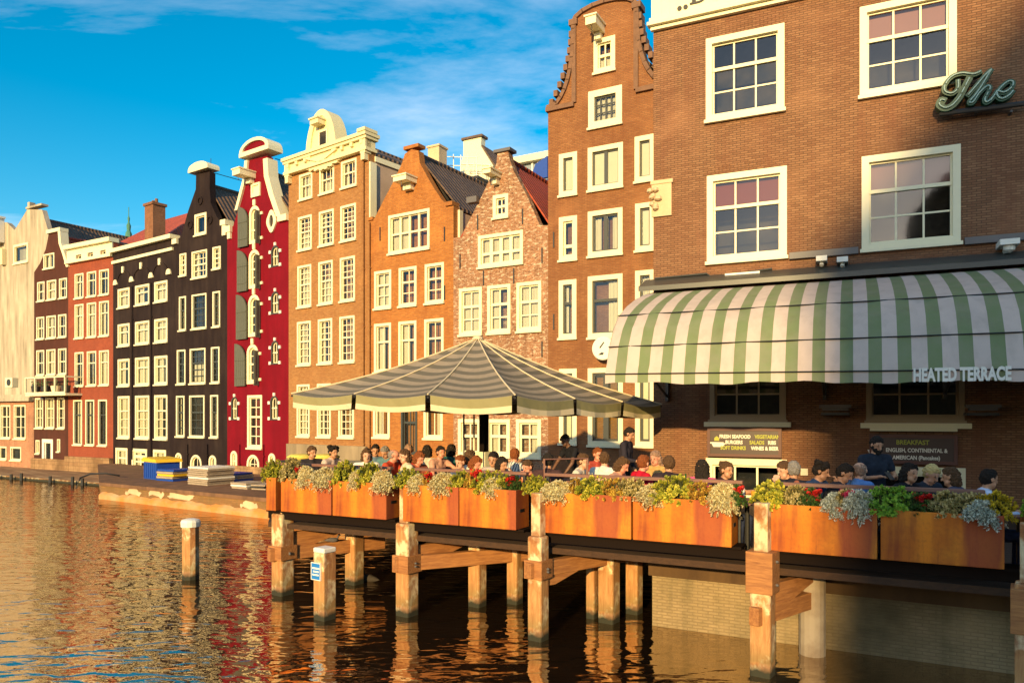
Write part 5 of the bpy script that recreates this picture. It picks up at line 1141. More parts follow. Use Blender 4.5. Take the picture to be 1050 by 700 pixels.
stack(234, 493, .95, .32, 4, 'low stack of blue and grey boards by the crimson house', ['blue', 'boards', 'boards', 'blue'], .1)
stack(244, 501, .85, .22, 3, 'flat pale pile of boards nearest the quay edge', ['boards', 'white', 'boards'], 0)
stack(264, 502, .6, .18, 3, 'dark-edged flat boards beside the first planter', ['boards', 'iron', 'boards'], .2)

# ------------------------------------------------------------------ planters on the terrace edge
DP = 9.42
ORD = ['first', 'second', 'third', 'fourth', 'fifth', 'sixth', 'seventh', 'eighth', 'ninth']
spans = [(288, 339.5), (341, 396), (413, 470), (471, 529), (553.5, 647), (649, 750), (785.5, 899.5), (903, 1030), (1052, 1160)]
PZ0, PZ1 = 1.49, 2.06
M['steelshade'] = m_paint('dark_steel_and_shade', (.012, .007, .005), .8); M['steelshade'].node_tree.nodes['Principled BSDF'].inputs['Specular IOR Level'].default_value = .08  # near-black steel, also colours the added shade strip under the deck
def planter(P0, ln, rot, label, dep=.42):
    t = empty('planter', (P0.x, P0.y, PZ0), label, 'planter', rot, 'rusted steel planters along the terrace edge'); H_ = PZ1-PZ0
    mb = MB(); w_ = .012
    o4 = [(0, 0), (ln, 0), (ln, dep), (0, dep)]; i4 = [(w_, w_), (ln-w_, w_), (ln-w_, dep-w_), (w_, dep-w_)]; n = 4
    vs = [(a, b, 0) for a, b in o4]+[(a, b, H_) for a, b in o4]+[(a, b, H_) for a, b in i4]+[(a, b, .03) for a, b in i4]
    fs = [(3, 2, 1, 0), (12, 13, 14, 15)]
    for i in range(4):
        j = (i+1) % 4; fs += [(i, j, j+4, i+4), (i+4, j+4, j+8, i+8), (i+8, j+8, j+12, i+12)]
    mb.add(vs, fs); mb.build('trough', M['rust'], t, bevel=.006)
    mb = MB(); mb.ring([(0, 0), (1, 0), (1, 1), (0, 1)], [(0, 0)]*4, 0, 0) if False else None
    s = MB(); s.box(w_, ln-w_, w_, dep-w_, H_-.08, H_-.05); s.build('soil', M['soil'], t)
    s = MB(); s.box(-.001+ln, ln+.004, dep*.3, dep*.62, H_*.42, H_*.5); s.build('handle_slot', M['txtk'], t)
    return t
for i, (a, b) in enumerate(spans):
    A, B = Tpx(a, DP), Tpx(b, DP); planter(A, (B-A).length, rotT, 'rusted steel planter, '+ORD[i]+' from the left of the long row')
A = Tpx(273, DP); planter(Vector((A.x, A.y))+uT*.0+mT*.0, .22+.0, rotT, 'narrow end of the side planter at the far left terrace corner', 2.6)
for a, b in ((273, 405), (410, 537), (550, 760), (783, 1180)):
    A, B = Tpx(a, DP+.08), Tpx(b, DP+.08); mb = MB(); mb.box(0, (B-A).length, 0, .34, -.035, 0-.001); mb.box(0, (B-A).length, .26, .32, -.10, -.035); o = mb.build('planter_ledge', M['steelshade'], None, loc=(A.x, A.y, PZ0), rotz=rotT); tag(o, 'dark steel ledge under the '+{273: 'two leftmost', 410: 'third and fourth', 550: 'fifth and sixth', 783: 'rightmost'}[a]+' planters', 'ledge', 'steel ledges under the planters')
# added dark strip standing in for the shade under the deck
A, B = Tpx(275, 9.56), Tpx(1200, 9.56); mb = MB(); mb.box(0, (B-A).length, 0, .055, 1.33, 1.452); o = mb.build('deck_shade_strip', M['steelshade'], None, loc=(A.x, A.y, 0), rotz=rotT); tag(o, 'added dark strip standing in for shade under the terrace edge', None, None, 'structure')
# railing
for i, (a, b) in enumerate(((275, 402), (426, 541), (559, 762), (791, 1010))):
    dR = 10.0; A, B = Tpx(a, dR), Tpx(b, dR); l = (B-A).length
    t = empty('railing', (A.x, A.y, 1.25), 'brown flat-topped terrace railing '+['at the left end of the terrace', 'left of the middle pile', 'from the middle pile to the flower gap', 'along the shaded right end'][i], 'railing', rotT, 'railings behind the planters')
    mb = MB(); mb.box(0, l, -.05, .05, .985, 1.03); mb.build('top_rail', M['railw'], t, bevel=.006)
    mb = MB(); mb.box(0, l, -.015, .015, .52, .56); mb.build('mid_rail', M['iron'], t)
    n = max(2, int(l/1.3)+1)
    for k in range(n): x = .05+(l-.1)*k/(n-1); mb = MB(); mb.box(x-.02, x+.02, -.02, .02, 0, .985); mb.build('post', M['iron'], t)
A = Tpx(558, 10.15); t = empty('railing_gate', (A.x, A.y, 1.25), 'dark tubular gate frame at the left end of the middle railing', 'gate', rotT); mb = MB(); mb.tube([(0, 0, 0), (0, 0, 1.22), (.5, .5, 1.22), (.5, .5, 0)], .022, 8); mb.tube([(0, 0, .9), (.5, .5, .9)], .014, 8); mb.build('frame', M['railw'], t)

# ------------------------------------------------------------------ planting
def m_leaf(name, ca, cb, rough=.6, tr=.35):
    g = NG(name); gi = g.n('NewGeometry'); f_ = gi.outputs['Random Per Island']
    col = g.ramp(f_, [(0, c3(ca, .6)), (.35, ca), (.75, cb), (1, c3(cb, 1.3))])
    g.set(g.b.inputs['Base Color'], col); g.b.inputs['Roughness'].default_value = rough
    tl = g.n('BsdfTranslucent'); g.set(tl.inputs['Color'], col); mxx = g.n('MixShader'); mxx.inputs[0].default_value = tr
    g.t.links.new(g.b.outputs[0], mxx.inputs[1]); g.t.links.new(tl.outputs[0], mxx.inputs[2]); g.t.links.new(mxx.outputs[0], g.o.inputs[0]); return g.m
LM = {'yg': m_leaf('yellow_green_leaf', (.30, .34, .03), (.66, .58, .07)), 'cream': m_leaf('cream_leaf', (.74, .60, .30), (.88, .80, .50), .6, .5), 'lime': m_leaf('lime_leaf', (.16, .34, .03), (.36, .56, .06)),
      'orange': m_leaf('orange_leaf', (.50, .24, .04), (.66, .48, .07)), 'olive': m_leaf('olive_cream_leaf', (.36, .30, .09), (.68, .56, .26)), 'silver': m_leaf('silver_leaf', (.45, .48, .38), (.68, .70, .58)),
      'green': m_leaf('dark_green_leaf', (.03, .08, .015), (.09, .17, .03)), 'red': m_leaf('red_petal', (.45, .01, .01), (.75, .03, .02)), 'pink': m_leaf('pink_petal', (.6, .03, .12), (.8, .08, .2)), 'gold': m_leaf('yellow_flower', (.45, .33, .02), (.75, .55, .03))}
STEM = m_leaf('plant_stem', (.06, .07, .02), (.12, .12, .04))
def leafquad(mb, p, d, up, ln, wd, mi=0):
    sd = d.cross(up); sd = sd.normalized() if sd.length > 1e-3 else Vector((1, 0, 0))
    mb.add([p-sd*wd*.25, p+d*ln*.55-sd*wd*.5, p+d*ln, p+d*ln*.55+sd*wd*.5, p+sd*wd*.25], [(0, 1, 2, 3, 4)], mi)
def clump(kind, seed, n=42):
    rd = random.Random(seed); mb = MB(); stems = MB()
    rx, ry, rz = .22, .17, .17
    def rv(): 
        while True:
            v = Vector((rd.uniform(-1, 1), rd.uniform(-1, 1), rd.uniform(-1, 1)))
            if .05 < v.length < 1: return v.normalized()
    if kind in ('yg', 'lime', 'orange', 'olive', 'gold', 'green'):     # many small rosettes on short stems
        for k in range(n+120):
            v = rv(); v.z = abs(v.z)*1.15-.35-(.35 if v.y < -.3 else 0); rr = rd.uniform(.62, 1.10); c = Vector((v.x*rx*rr, v.y*ry*rr, v.z*rz*rr+.09)); stems.tube([(c.x*.2, c.y*.2, -.04), (c.x*.7, c.y*.7, c.z*.5), tuple(c)], .004, 4, cap=False)
            ax = (v+Vector((0, 0, .6))).normalized(); nl = rd.randint(8, 11); s_ = rd.uniform(.7, 1.05)
            for j in range(nl):
                t = 2.4*j; e_ = ax.orthogonal().normalized(); e2 = ax.cross(e_); o_ = (e_*math.cos(t)+e2*math.sin(t)); d = (o_*(.35+.75*j/nl)+ax*(1-.7*j/nl)).normalized()
                leafquad(mb, c-ax*.008*j/3, d, ax, .05*s_*(.6+.4*j/nl), .026*s_)
    else:                                                    # feathery trailing shoots
        for k in range(430):
            v = rv(); v.z = abs(v.z)*1.25-.55-(.5 if v.y < -.3 else 0); rr = rd.uniform(.6, 1.1); end = Vector((v.x*rx*rr, v.y*ry*rr-.03, v.z*rz*rr+.06)); mid = end*.55+Vector((0, 0, .07)); st = Vector((0, 0, -.03))
            pts = [st, mid, end]; stems.tube(pts, .0025, 3, cap=False)
            for j in range(13):
                t = .42+.58*j/12; p = mid.lerp(end, (t-.42)/.58); d = (rv()+(end-mid).normalized()*.7).normalized(); leafquad(mb, p, d, rv(), .034*rd.uniform(.7, 1.2), .015)
    return mb, stems
def petals(seed, n=34):
    rd = random.Random(seed); mb = MB()
    for k in range(n):
        th_ = rd.random()*6.3; rr = rd.uniform(.0, .11); c = Vector((rr*math.cos(th_), rr*math.sin(th_)-.03, rd.uniform(.10, .22)))
        for j in range(16):
            v = Vector((rd.uniform(-1, 1), rd.uniform(-1, 1), rd.uniform(-.6, 1))).normalized(); leafquad(mb, c+v*.008, v, v.orthogonal(), .024, .024)
    return mb
protos = {}
for kd in ('yg', 'lime', 'orange', 'olive', 'gold', 'green', 'cream', 'silver'):
    for sd in (1, 2, 3):
        a, b = clump('lace' if kd in ('cream', 'silver') else kd, hash(kd) % 1 + sd*13+len(kd))
        a_ = a.build('foliage', LM[kd], fixn=False); b_ = b.build('stems', STEM, fixn=False); protos[kd, sd] = (a_.data, b_.data); bpy.data.objects.remove(a_); bpy.data.objects.remove(b_)
pp = {}
for c_ in ('red', 'pink'):
    o = petals(5).build('flowers', LM[c_], fixn=False); pp[c_] = o.data; bpy.data.objects.remove(o)
DESC = {'yg': 'yellow-green leafy plant', 'lime': 'bright lime-green bush', 'orange': 'orange-tinged leafy plant', 'olive': 'olive and cream mottled plant', 'gold': 'golden yellow plant', 'green': 'dark green plant', 'cream': 'cream feathery plant', 'silver': 'silver-grey feathery plant'}
PL = [('yg', 272, 291, 474, 494, 0), ('olive', 288, 311, 472, 494, 0), ('green', 300, 312, 482, 494, 'red'), ('cream', 306, 324, 478, 494, 0), ('cream', 322, 345, 479, 498, 0), ('yg', 342, 364, 475, 496, 0), ('cream', 359, 374, 484, 503, 0), ('yg', 369, 390, 478, 497, 0), ('cream', 383, 405, 482, 502, 0),
      ('yg', 407, 431, 483, 507, 0), ('cream', 420, 438, 490, 508, 0), ('orange', 433, 446, 488, 502, 'red'), ('cream', 442, 466, 485, 511, 0), ('yg', 464, 483, 487, 506, 0), ('orange', 479, 496, 484, 501, 'red'), ('yg', 489, 520, 486, 508, 0), ('cream', 495, 515, 496, 518, 0), ('green', 518, 533, 492, 508, 'red'),
      ('yg', 539, 560, 491, 515, 0), ('cream', 558, 588, 495, 519, 0), ('orange', 584, 600, 497, 515, 0), ('yg', 595, 624, 492, 516, 0), ('orange', 620, 645, 494, 520, 0), ('olive', 636, 660, 494, 520, 0), ('cream', 653, 682, 503, 530, 0), ('yg', 674, 712, 492, 520, 0), ('orange', 706, 735, 498, 520, 0), ('cream', 729, 755, 495, 525, 0), ('green', 748, 762, 502, 520, 'red'),
      ('yg', 774, 810, 497, 527, 0), ('olive', 806, 828, 502, 524, 0), ('green', 822, 843, 505, 528, 'red'), ('silver', 842, 864, 506, 530, 0), ('olive', 858, 878, 506, 530, 'pink'), ('silver', 866, 894, 501, 533, 0), ('lime', 891, 937, 503, 536, 0), ('green', 932, 958, 512, 536, 'red'), ('olive', 956, 986, 508, 538, 0), ('olive', 980, 1010, 510, 538, 0), ('gold', 1004, 1035, 508, 536, 0), ('silver', 986, 1026, 518, 552, 0), ('lime', 1056, 1090, 508, 540, 0)]
used_l = {}
for i, (kd, x0, x1, yt, yb, fl) in enumerate(PL):
    xc = (x0+x1)/2; drp = kd in ('cream', 'silver'); d = DP+(.10 if drp else .15); P = Tpx(xc, d); wd = (x1-x0)*P.y/FP; hh_ = (yb-yt)*P.y/FP; ztop = CZ-(yt-HY)*P.y/FP
    # in which planter it grows
    k = min(range(9), key=lambda j: abs((spans[j][0]+spans[j][1])/2-xc)); pos = 'near its left end' if xc < spans[k][0]*.67+spans[k][1]*.33 else ('near its right end' if xc > spans[k][0]*.33+spans[k][1]*.67 else 'in its middle')
    lab = f"{DESC[kd]}{' with '+fl+' flowers' if fl else ''} in the {ORD[k]} planter, {pos}"
    used_l[lab] = used_l.get(lab, 0)+1
    if used_l[lab] > 1: lab = lab.replace(', near its', ', further right, near').replace('leafy ', '')
    z0 = max(PZ1-.05, ztop-hh_*.95)
    t = empty('plant', (P.x, P.y, PZ1-.05), lab, 'plant', random.uniform(-.6, .6), 'plants growing in the rust planters')
    sx_ = wd/.335; sz_ = max(1.0, (ztop-PZ1+.105)/.25)
    fo, so = protos[kd, 1+i % 3]
    for me_, nm in ((fo, 'foliage'), (so, 'stems')):
        o = bpy.data.objects.new(nm, me_); COL.objects.link(o); o.parent = t; o.scale = (sx_, min(1.1, max(.8, sx_)), sz_); o.location = (0, 0, .02)
    if fl:
        o = bpy.data.objects.new('flowers', pp[fl]); COL.objects.link(o); o.parent = t; o.scale = (sx_*1.2, 1, sz_*1.05)

# ------------------------------------------------------------------ the big umbrella
UH = 2.68; UC = Vector((-.57, 15.04)); urot = math.atan2(-.583, .812)
um = empty('umbrella', (UC.x, UC.y, 1.25), 'huge square grey and beige striped terrace umbrella with hanging valance', 'umbrella', urot)
rimz = {(1, -1): 3.44, (-1, -1): 3.55, (1, 1): 3.36, (-1, 1): 3.47}; apex = Vector((-.12, -.05, 4.70-1.25))
M['umb'] = m_stripe('umbrella_stripes', 'ring', (.15, .13, .09), (.34, .27, .19), .285, .48, .15)
M['uolive'] = m_paint('olive_cloth', (.27, .24, .11), .8, .1); M['ucream'] = m_paint('cream_cloth', (.66, .55, .36), .8, .1)
cs_ = [(-1, -1), (1, -1), (1, 1), (-1, 1)]
mb = MB(); NU, NT = 24, 12; rim = {}
for s in range(4):
    A_, B_ = cs_[s], cs_[(s+1) % 4]; base = len(mb.v)
    for j in range(NT+1):
        t = j/NT
        for i in range(NU+1):
            u = i/NU; r_ = Vector((A_[0]*(1-u)+B_[0]*u, A_[1]*(1-u)+B_[1]*u, 0))*UH; r_.z = rimz[A_]*(1-u)+rimz[B_]*u-1.25-.05*abs(math.sin(3*math.pi*u))
            p = apex.lerp(r_, t); p.z -= .10*math.sin(math.pi*t)+.05*abs(math.sin(3*math.pi*u))*t*math.sin(math.pi*min(1, t*.9))
            mb.v.append(tuple(p)); 
            if j == NT: rim[s, i] = p
    for j in range(NT):
        for i in range(NU): a = base+j*(NU+1)+i; mb.f.append((a, a+1, a+NU+2, a+NU+1)); mb.mi.append(0)
mb.build('canopy', M['umb'], um, fixn=True)
for s in range(4):
    for k in range(3):
        i = k*8; P_ = rim[s, i]; pts = []
        for q_ in range(9):
            t = q_/8; p = apex.lerp(P_, t); p.z -= .10*math.sin(math.pi*t); pts.append((p.x, p.y, p.z+.012))
        mb = MB(); mb.tube(pts, .014, 6); mb.build('seam', M['ucream'], um)
        mb = MB(); mb.tube([(a, b, c-.05) for a, b, c in pts], .02, 6); mb.build('rib', M['iron'], um)
        # valance panel
        v = MB(); A2 = [rim[s, i+q_] for q_ in range(9)]; ctr = Vector((0, 0, 0))
        for (za, zb2, mi_) in ((0, -.15, 0), (-.15, -.255, 1)):
            for q_ in range(8):
                a, b = A2[q_], A2[q_+1]
                if q_ == 0: a = a.lerp(b, .25)
                if q_ == 7: b = b.lerp(a, .25)
                def off(p, z_, qq): n_ = Vector((p.x, p.y, 0)).normalized(); w_ = .02*math.sin(qq*1.7+k*2+s)*(-z_/.25); return (p.x+n_.x*w_, p.y+n_.y*w_, p.z+z_+(.015*math.sin(qq*math.pi/8*1) if z_ < -.2 else 0))
                v.add([off(a, za, q_), off(b, za, q_+1), off(b, zb2, q_+1), off(a, zb2, q_)], [(0, 1, 2, 3)], mi_)
        v.build('valance', [M['uolive'], M['ucream']], um, fixn=False)
mb = MB(); mb.box(-.07, .07, -.07, .07, 0, 3.3); mb.build('pole', M['steelshade'], um)
mb = MB(); mb.box(-.5, .5, -.5, .5, 0, .08); mb.box(-.12, .12, -.12, .12, .5, 1.15); mb.build('base', M['cream'], um)
for dx, dy in ((-.12, -.5), (.22, -.6)): mb = MB(); mb.tube([(dx, dy, 0), (dx, dy, 2.9)], .018, 6); mb.build('crank_rod', M['lead'] if dx < 0 else M['cream'], um)
mb = MB(); mb.lathe([(.02, .06), (.1, .03), (.12, -.02)], tuple(apex), 10); mb.build('cap', M['ucream'], um)

# ------------------------------------------------------------------ people: one continuous body each (capsules fused by a voxel remesh), hair as a child
def body_proto(name, J, look=(0, 0), sleeve=.45, voxel=.011):
    """J: joint positions; front of the body is -Y"""
    prim = []      # (kind, a, b, ra, rb, label, (sx, sy))
    V = lambda k: Vector(J[k])
    def cap(a, b, ra, rb, lab): prim.append((Vector(a), Vector(b), ra, rb, lab))
    P, Sp, Ch, Nk, Hd = V('pelvis'), V('waist'), V('chest'), V('neck'), V('head')
    fw = Vector((math.sin(look[0]), -math.cos(look[0]), -math.sin(look[1]))).normalized(); upv = Vector((0, 0, 1)); side = fw.cross(upv).normalized(); up = side.cross(fw)
    shl, shr = V('sh_l'), V('sh_r')
    for sgn in (-1, 1):
        cap(P+Vector((sgn*.075, 0, .0)), P+Vector((sgn*.07, 0, .06)), .115, .11, 'legs')
        cap(P+Vector((sgn*.06, 0, .06)), Sp+Vector((sgn*.055, 0, 0)), .115, .105, 'top')
        cap(Sp+Vector((sgn*.055, 0, 0)), Ch+Vector((sgn*.075, 0, 0)), .107, .115, 'top')
    cap(Ch, (shl+shr)/2, .12, .09, 'top'); cap(shl, Nk-Vector((0, 0, .045)), .062, .058, 'top'); cap(shr, Nk-Vector((0, 0, .045)), .062, .058, 'top'); cap(shl+Vector((0, 0, -.02)), Ch, .07, .1, 'top'); cap(shr+Vector((0, 0, -.02)), Ch, .07, .1, 'top')
    cap(Nk-Vector((0, 0, .03)), Hd-up*.06+fw*-.01, .056, .05, 'skin')
    # head: skull, face, jaw, nose, ears
    cap(Hd+up*.03-fw*.022, Hd+up*.03+fw*.018, .078, .074, 'skin'); cap(Hd+up*.0+fw*.02, Hd-up*.065+fw*.045, .066, .042, 'skin'); cap(Hd-up*.05+fw*.04+side*.022, Hd-up*.05+fw*.04-side*.022, .040, .040, 'skin')
    cap(Hd+up*.012+fw*.092, Hd-up*.022+fw*.108, .009, .014, 'skin')
    for sgn in (-1, 1): cap(Hd+side*sgn*.080+up*.012, Hd+side*sgn*.078-up*.02, .014, .010, 'skin')
    for s_, n in (('l', 1), ('r', -1)):
        sh, el, wr, hd = V('sh_'+s_), V('el_'+s_), V('wr_'+s_), V('hd_'+s_)
        mid = sh.lerp(el, sleeve if sleeve < 1 else 1)
        cap(sh, mid, .062, .058, 'top')
        if sleeve < 1: cap(mid, el, .043, .038, 'skin'); cap(el, wr, .038, .026, 'skin')
        else: cap(el, el.lerp(wr, .85), .052, .036, 'top'); cap(el.lerp(wr, .85), wr, .028, .026, 'skin')
        d = (hd-wr).normalized(); palm = wr+d*.045; cap(wr, palm, .027, .030, 'skin')
        sd = d.cross(Vector((0, 0, 1))); sd = sd.normalized() if sd.length > .1 else Vector((1, 0, 0)); dn = d.cross(sd).normalized()
        cap(palm-sd*.022, palm+sd*.022, .019, .019, 'skin')
        for q, (o_, ln) in enumerate(((-.030, .060), (-.010, .072), (.010, .068), (.030, .052))):
            b0 = palm+sd*o_+d*.02; b1 = b0+d*ln*.55+sd*o_*.25; b2 = b1+(d*.6+Vector((0, 0, -.6))).normalized()*ln*.5; cap(b0, b1, .0105, .0098, 'skin'); cap(b1, b2, .0098, .0085, 'skin')
        tb = wr+d*.02-sd*.028*n; cap(tb, tb+(d-sd*.8*n).normalized()*.045, .012, .010, 'skin')
        hp, kn, an, to = V('hip_'+s_), V('kn_'+s_), V('an_'+s_), V('to_'+s_)
        cap(hp, kn, .088, .060, 'legs'); cap(kn, an, .060, .040, 'legs'); cap(an, to, .042, .032, 'shoe'); cap(an-Vector((0, 0, .03)), an+Vector((0, .03, -.035)), .036, .034, 'shoe')
    mb = MB()
    for a, b, ra, rb, lab in prim:
        d = (b-a); l = d.length
        if l < 1e-5: d = Vector((0, 0, 1)); l = 1e-4
        d = d.normalized(); u_ = d.orthogonal().normalized(); w_ = d.cross(u_); seg = 12; prof = []
        for k in range(1, 5): t = math.pi/2*k/5; prof.append((-ra*math.cos(t), ra*math.sin(t)))
        prof.append((0, ra)); prof.append((l, rb))
        for k in range(1, 5): t = math.pi/2*k/5; prof.append((l+rb*math.sin(t), rb*math.cos(t)))
        vs = []
        for h_, r_ in prof:
            for k in range(seg): t = 2*math.pi*k/seg; vs.append(a+d*h_+(u_*math.cos(t)+w_*math.sin(t))*r_)
        n = len(prof); vs += [a-d*ra, b+d*rb]; fs = []
        for i in range(n-1):
            for k in range(seg): k2 = (k+1) % seg; fs.append((i*seg+k, i*seg+k2, (i+1)*seg+k2, (i+1)*seg+k))
        for k in range(seg): k2 = (k+1) % seg; fs.append((n*seg, k2, k)); fs.append((n*seg+1, (n-1)*seg+k, (n-1)*seg+k2))
        mb.add(vs, fs)
    me = bpy.data.meshes.new('t'); me.from_pydata(mb.v, [], mb.f); o = bpy.data.objects.new('t', me); COL.objects.link(o)
    rm = o.modifiers.new('r', 'REMESH'); rm.mode = 'VOXEL'; rm.voxel_size = voxel
    sm = o.modifiers.new('s', 'SMOOTH'); sm.factor = .5; sm.iterations = 3
    bpy.context.view_layer.update()
    nm = bpy.data.meshes.new_from_object(o.evaluated_get(bpy.context.evaluated_depsgraph_get())); bpy.data.objects.remove(o)
    n = len(nm.polygons); cen = np.zeros(n*3); nm.polygons.foreach_get('center', cen); cen = cen.reshape(-1, 3)
    best = np.full(n, 1e9); lab_i = np.zeros(n, int); order = ['skin', 'top', 'legs', 'shoe', 'feature']
    for a, b, ra, rb, lab in prim:
        a_ = np.array(a); ab = np.array(b)-a_; L2 = max(1e-9, ab@ab); t = np.clip(((cen-a_)@ab)/L2, 0, 1); dd = np.linalg.norm(cen-a_-t[:, None]*ab, axis=1)-(ra+(rb-ra)*t)
        m_ = dd < best; best[m_] = dd[m_]; lab_i[m_] = order.index(lab)
    for pt, r_ in [(Hd+up*.018+fw*.088+side*.030, .012), (Hd+up*.018+fw*.088-side*.030, .012), (Hd+up*.040+fw*.09+side*.032, .010), (Hd+up*.040+fw*.09-side*.032, .010), (Hd-up*.050+fw*.086, .012)]:
        dd = np.linalg.norm(cen-np.array(pt), axis=1); lab_i[dd < r_] = 4
    nm.polygons.foreach_set('material_index', lab_i.tolist()); nm.polygons.foreach_set('use_smooth', [True]*n); nm.name = 'person'
    for _ in range(5): nm.materials.append(None)
    nm['head'] = list(Hd); nm['fw'] = list(fw); nm['up'] = list(up); nm['side'] = list(side)
    return nm
def seated(lean=.12, turn=0.0, arms='table', look=(0, .15), sleeve=.45, **k):
    s_ = math.sin(lean); c_ = math.cos(lean)
    def tr(x, y, z): return (x, y*c_-z*s_, .50+z*c_+y*s_)
    J = {'pelvis': (0, 0, .50), 'waist': tr(0, 0, .20), 'chest': tr(0, 0, .38), 'neck': tr(0, -.01, .56), 'head': tr(0, -.03, .68), 'sh_l': tr(.175, 0, .50), 'sh_r': tr(-.175, 0, .50)}
    sl, sr = Vector(J['sh_l']), Vector(J['sh_r'])
    if arms == 'table':
        J.update(el_l=sl+Vector((.06, -.12, -.26)), wr_l=sl+Vector((-.02, -.34, -.22)), hd_l=sl+Vector((-.06, -.43, -.22)), el_r=sr+Vector((-.06, -.12, -.26)), wr_r=sr+Vector((.03, -.33, -.21)), hd_r=sr+Vector((.07, -.42, -.22)))
    elif arms == 'chin':
        J.update(el_l=sl+Vector((.03, -.22, -.22)), wr_l=sl+Vector((-.10, -.24, .02)), hd_l=sl+Vector((-.12, -.22, .11)), el_r=sr+Vector((-.06, -.14, -.26)), wr_r=sr+Vector((.05, -.34, -.24)), hd_r=sr+Vector((.10, -.42, -.24)))
    elif arms == 'reach':
        J.update(el_l=sl+Vector((.05, -.24, -.14)), wr_l=sl+Vector((.04, -.46, -.10)), hd_l=sl+Vector((.03, -.55, -.12)), el_r=sr+Vector((-.08, -.10, -.27)), wr_r=sr+Vector((.0, -.30, -.25)), hd_r=sr+Vector((.05, -.38, -.26)))
    J.update(hip_l=(.09, -.02, .50), hip_r=(-.09, -.02, .50), kn_l=(.12, -.43, .50), kn_r=(-.12, -.43, .50), an_l=(.12, -.40, .09), an_r=(-.12, -.40, .09), to_l=(.13, -.55, .04), to_r=(-.13, -.55, .04))
    return body_proto('person', J, look, sleeve)
def standing(arms='phone', look=(0, .35), lean=.05, sleeve=.5):
    s_ = math.sin(lean); c_ = math.cos(lean)
    def tr(x, y, z): return (x, y*c_-(z-.92)*s_, .92+(z-.92)*c_)
    J = {'pelvis': (0, 0, .95), 'waist': tr(0, 0, 1.12), 'chest': tr(0, 0, 1.30), 'neck': tr(0, 0, 1.50), 'head': tr(0, -.035, 1.62), 'sh_l': tr(.19, 0, 1.43), 'sh_r': tr(-.19, 0, 1.43)}
    sl, sr = Vector(J['sh_l']), Vector(J['sh_r'])
    if arms == 'phone': J.update(el_l=sl+Vector((.10, -.03, -.29)), wr_l=sl+Vector((-.03, -.24, -.25)), hd_l=sl+Vector((-.12, -.30, -.23)), el_r=sr+Vector((-.08, -.05, -.29)), wr_r=sr+Vector((.08, -.23, -.25)), hd_r=sr+Vector((.15, -.28, -.24)))
    elif arms == 'lean': J.update(el_l=sl+Vector((.08, -.12, -.26)), wr_l=sl+Vector((.04, -.26, -.46)), hd_l=sl+Vector((.03, -.31, -.53)), el_r=sr+Vector((-.10, -.12, -.25)), wr_r=sr+Vector((-.06, -.28, -.44)), hd_r=sr+Vector((-.05, -.33, -.51)))
    else: J.update(el_l=sl+Vector((.07, .02, -.29)), wr_l=sl+Vector((.05, -.10, -.50)), hd_l=sl+Vector((.04, -.14, -.58)), el_r=sr+Vector((-.07, -.05, -.28)), wr_r=sr+Vector((-.02, -.26, -.30)), hd_r=sr+Vector((0, -.35, -.30)))
    J.update(hip_l=(.09, 0, .92), hip_r=(-.09, 0, .92), kn_l=(.10, -.02, .50), kn_r=(-.10, -.03, .50), an_l=(.11, .02, .09), an_r=(-.11, .0, .09), to_l=(.13, -.14, .04), to_r=(-.13, -.15, .04))
    return body_proto('person', J, look, sleeve)
BP = {'table': seated(.12, look=(0, .2)), 'chin': seated(.22, arms='chin', look=(.2, .3)), 'reach': seated(.18, arms='reach', look=(-.3, .1)), 'long': seated(.10, look=(.35, .15), sleeve=1), 'down': seated(.30, look=(0, .55), arms='table', sleeve=.5),
      'phone': standing(), 'lean': standing('lean', (0, .3), .42), 'serve': standing('serve', (0, .45), .08, 1)}
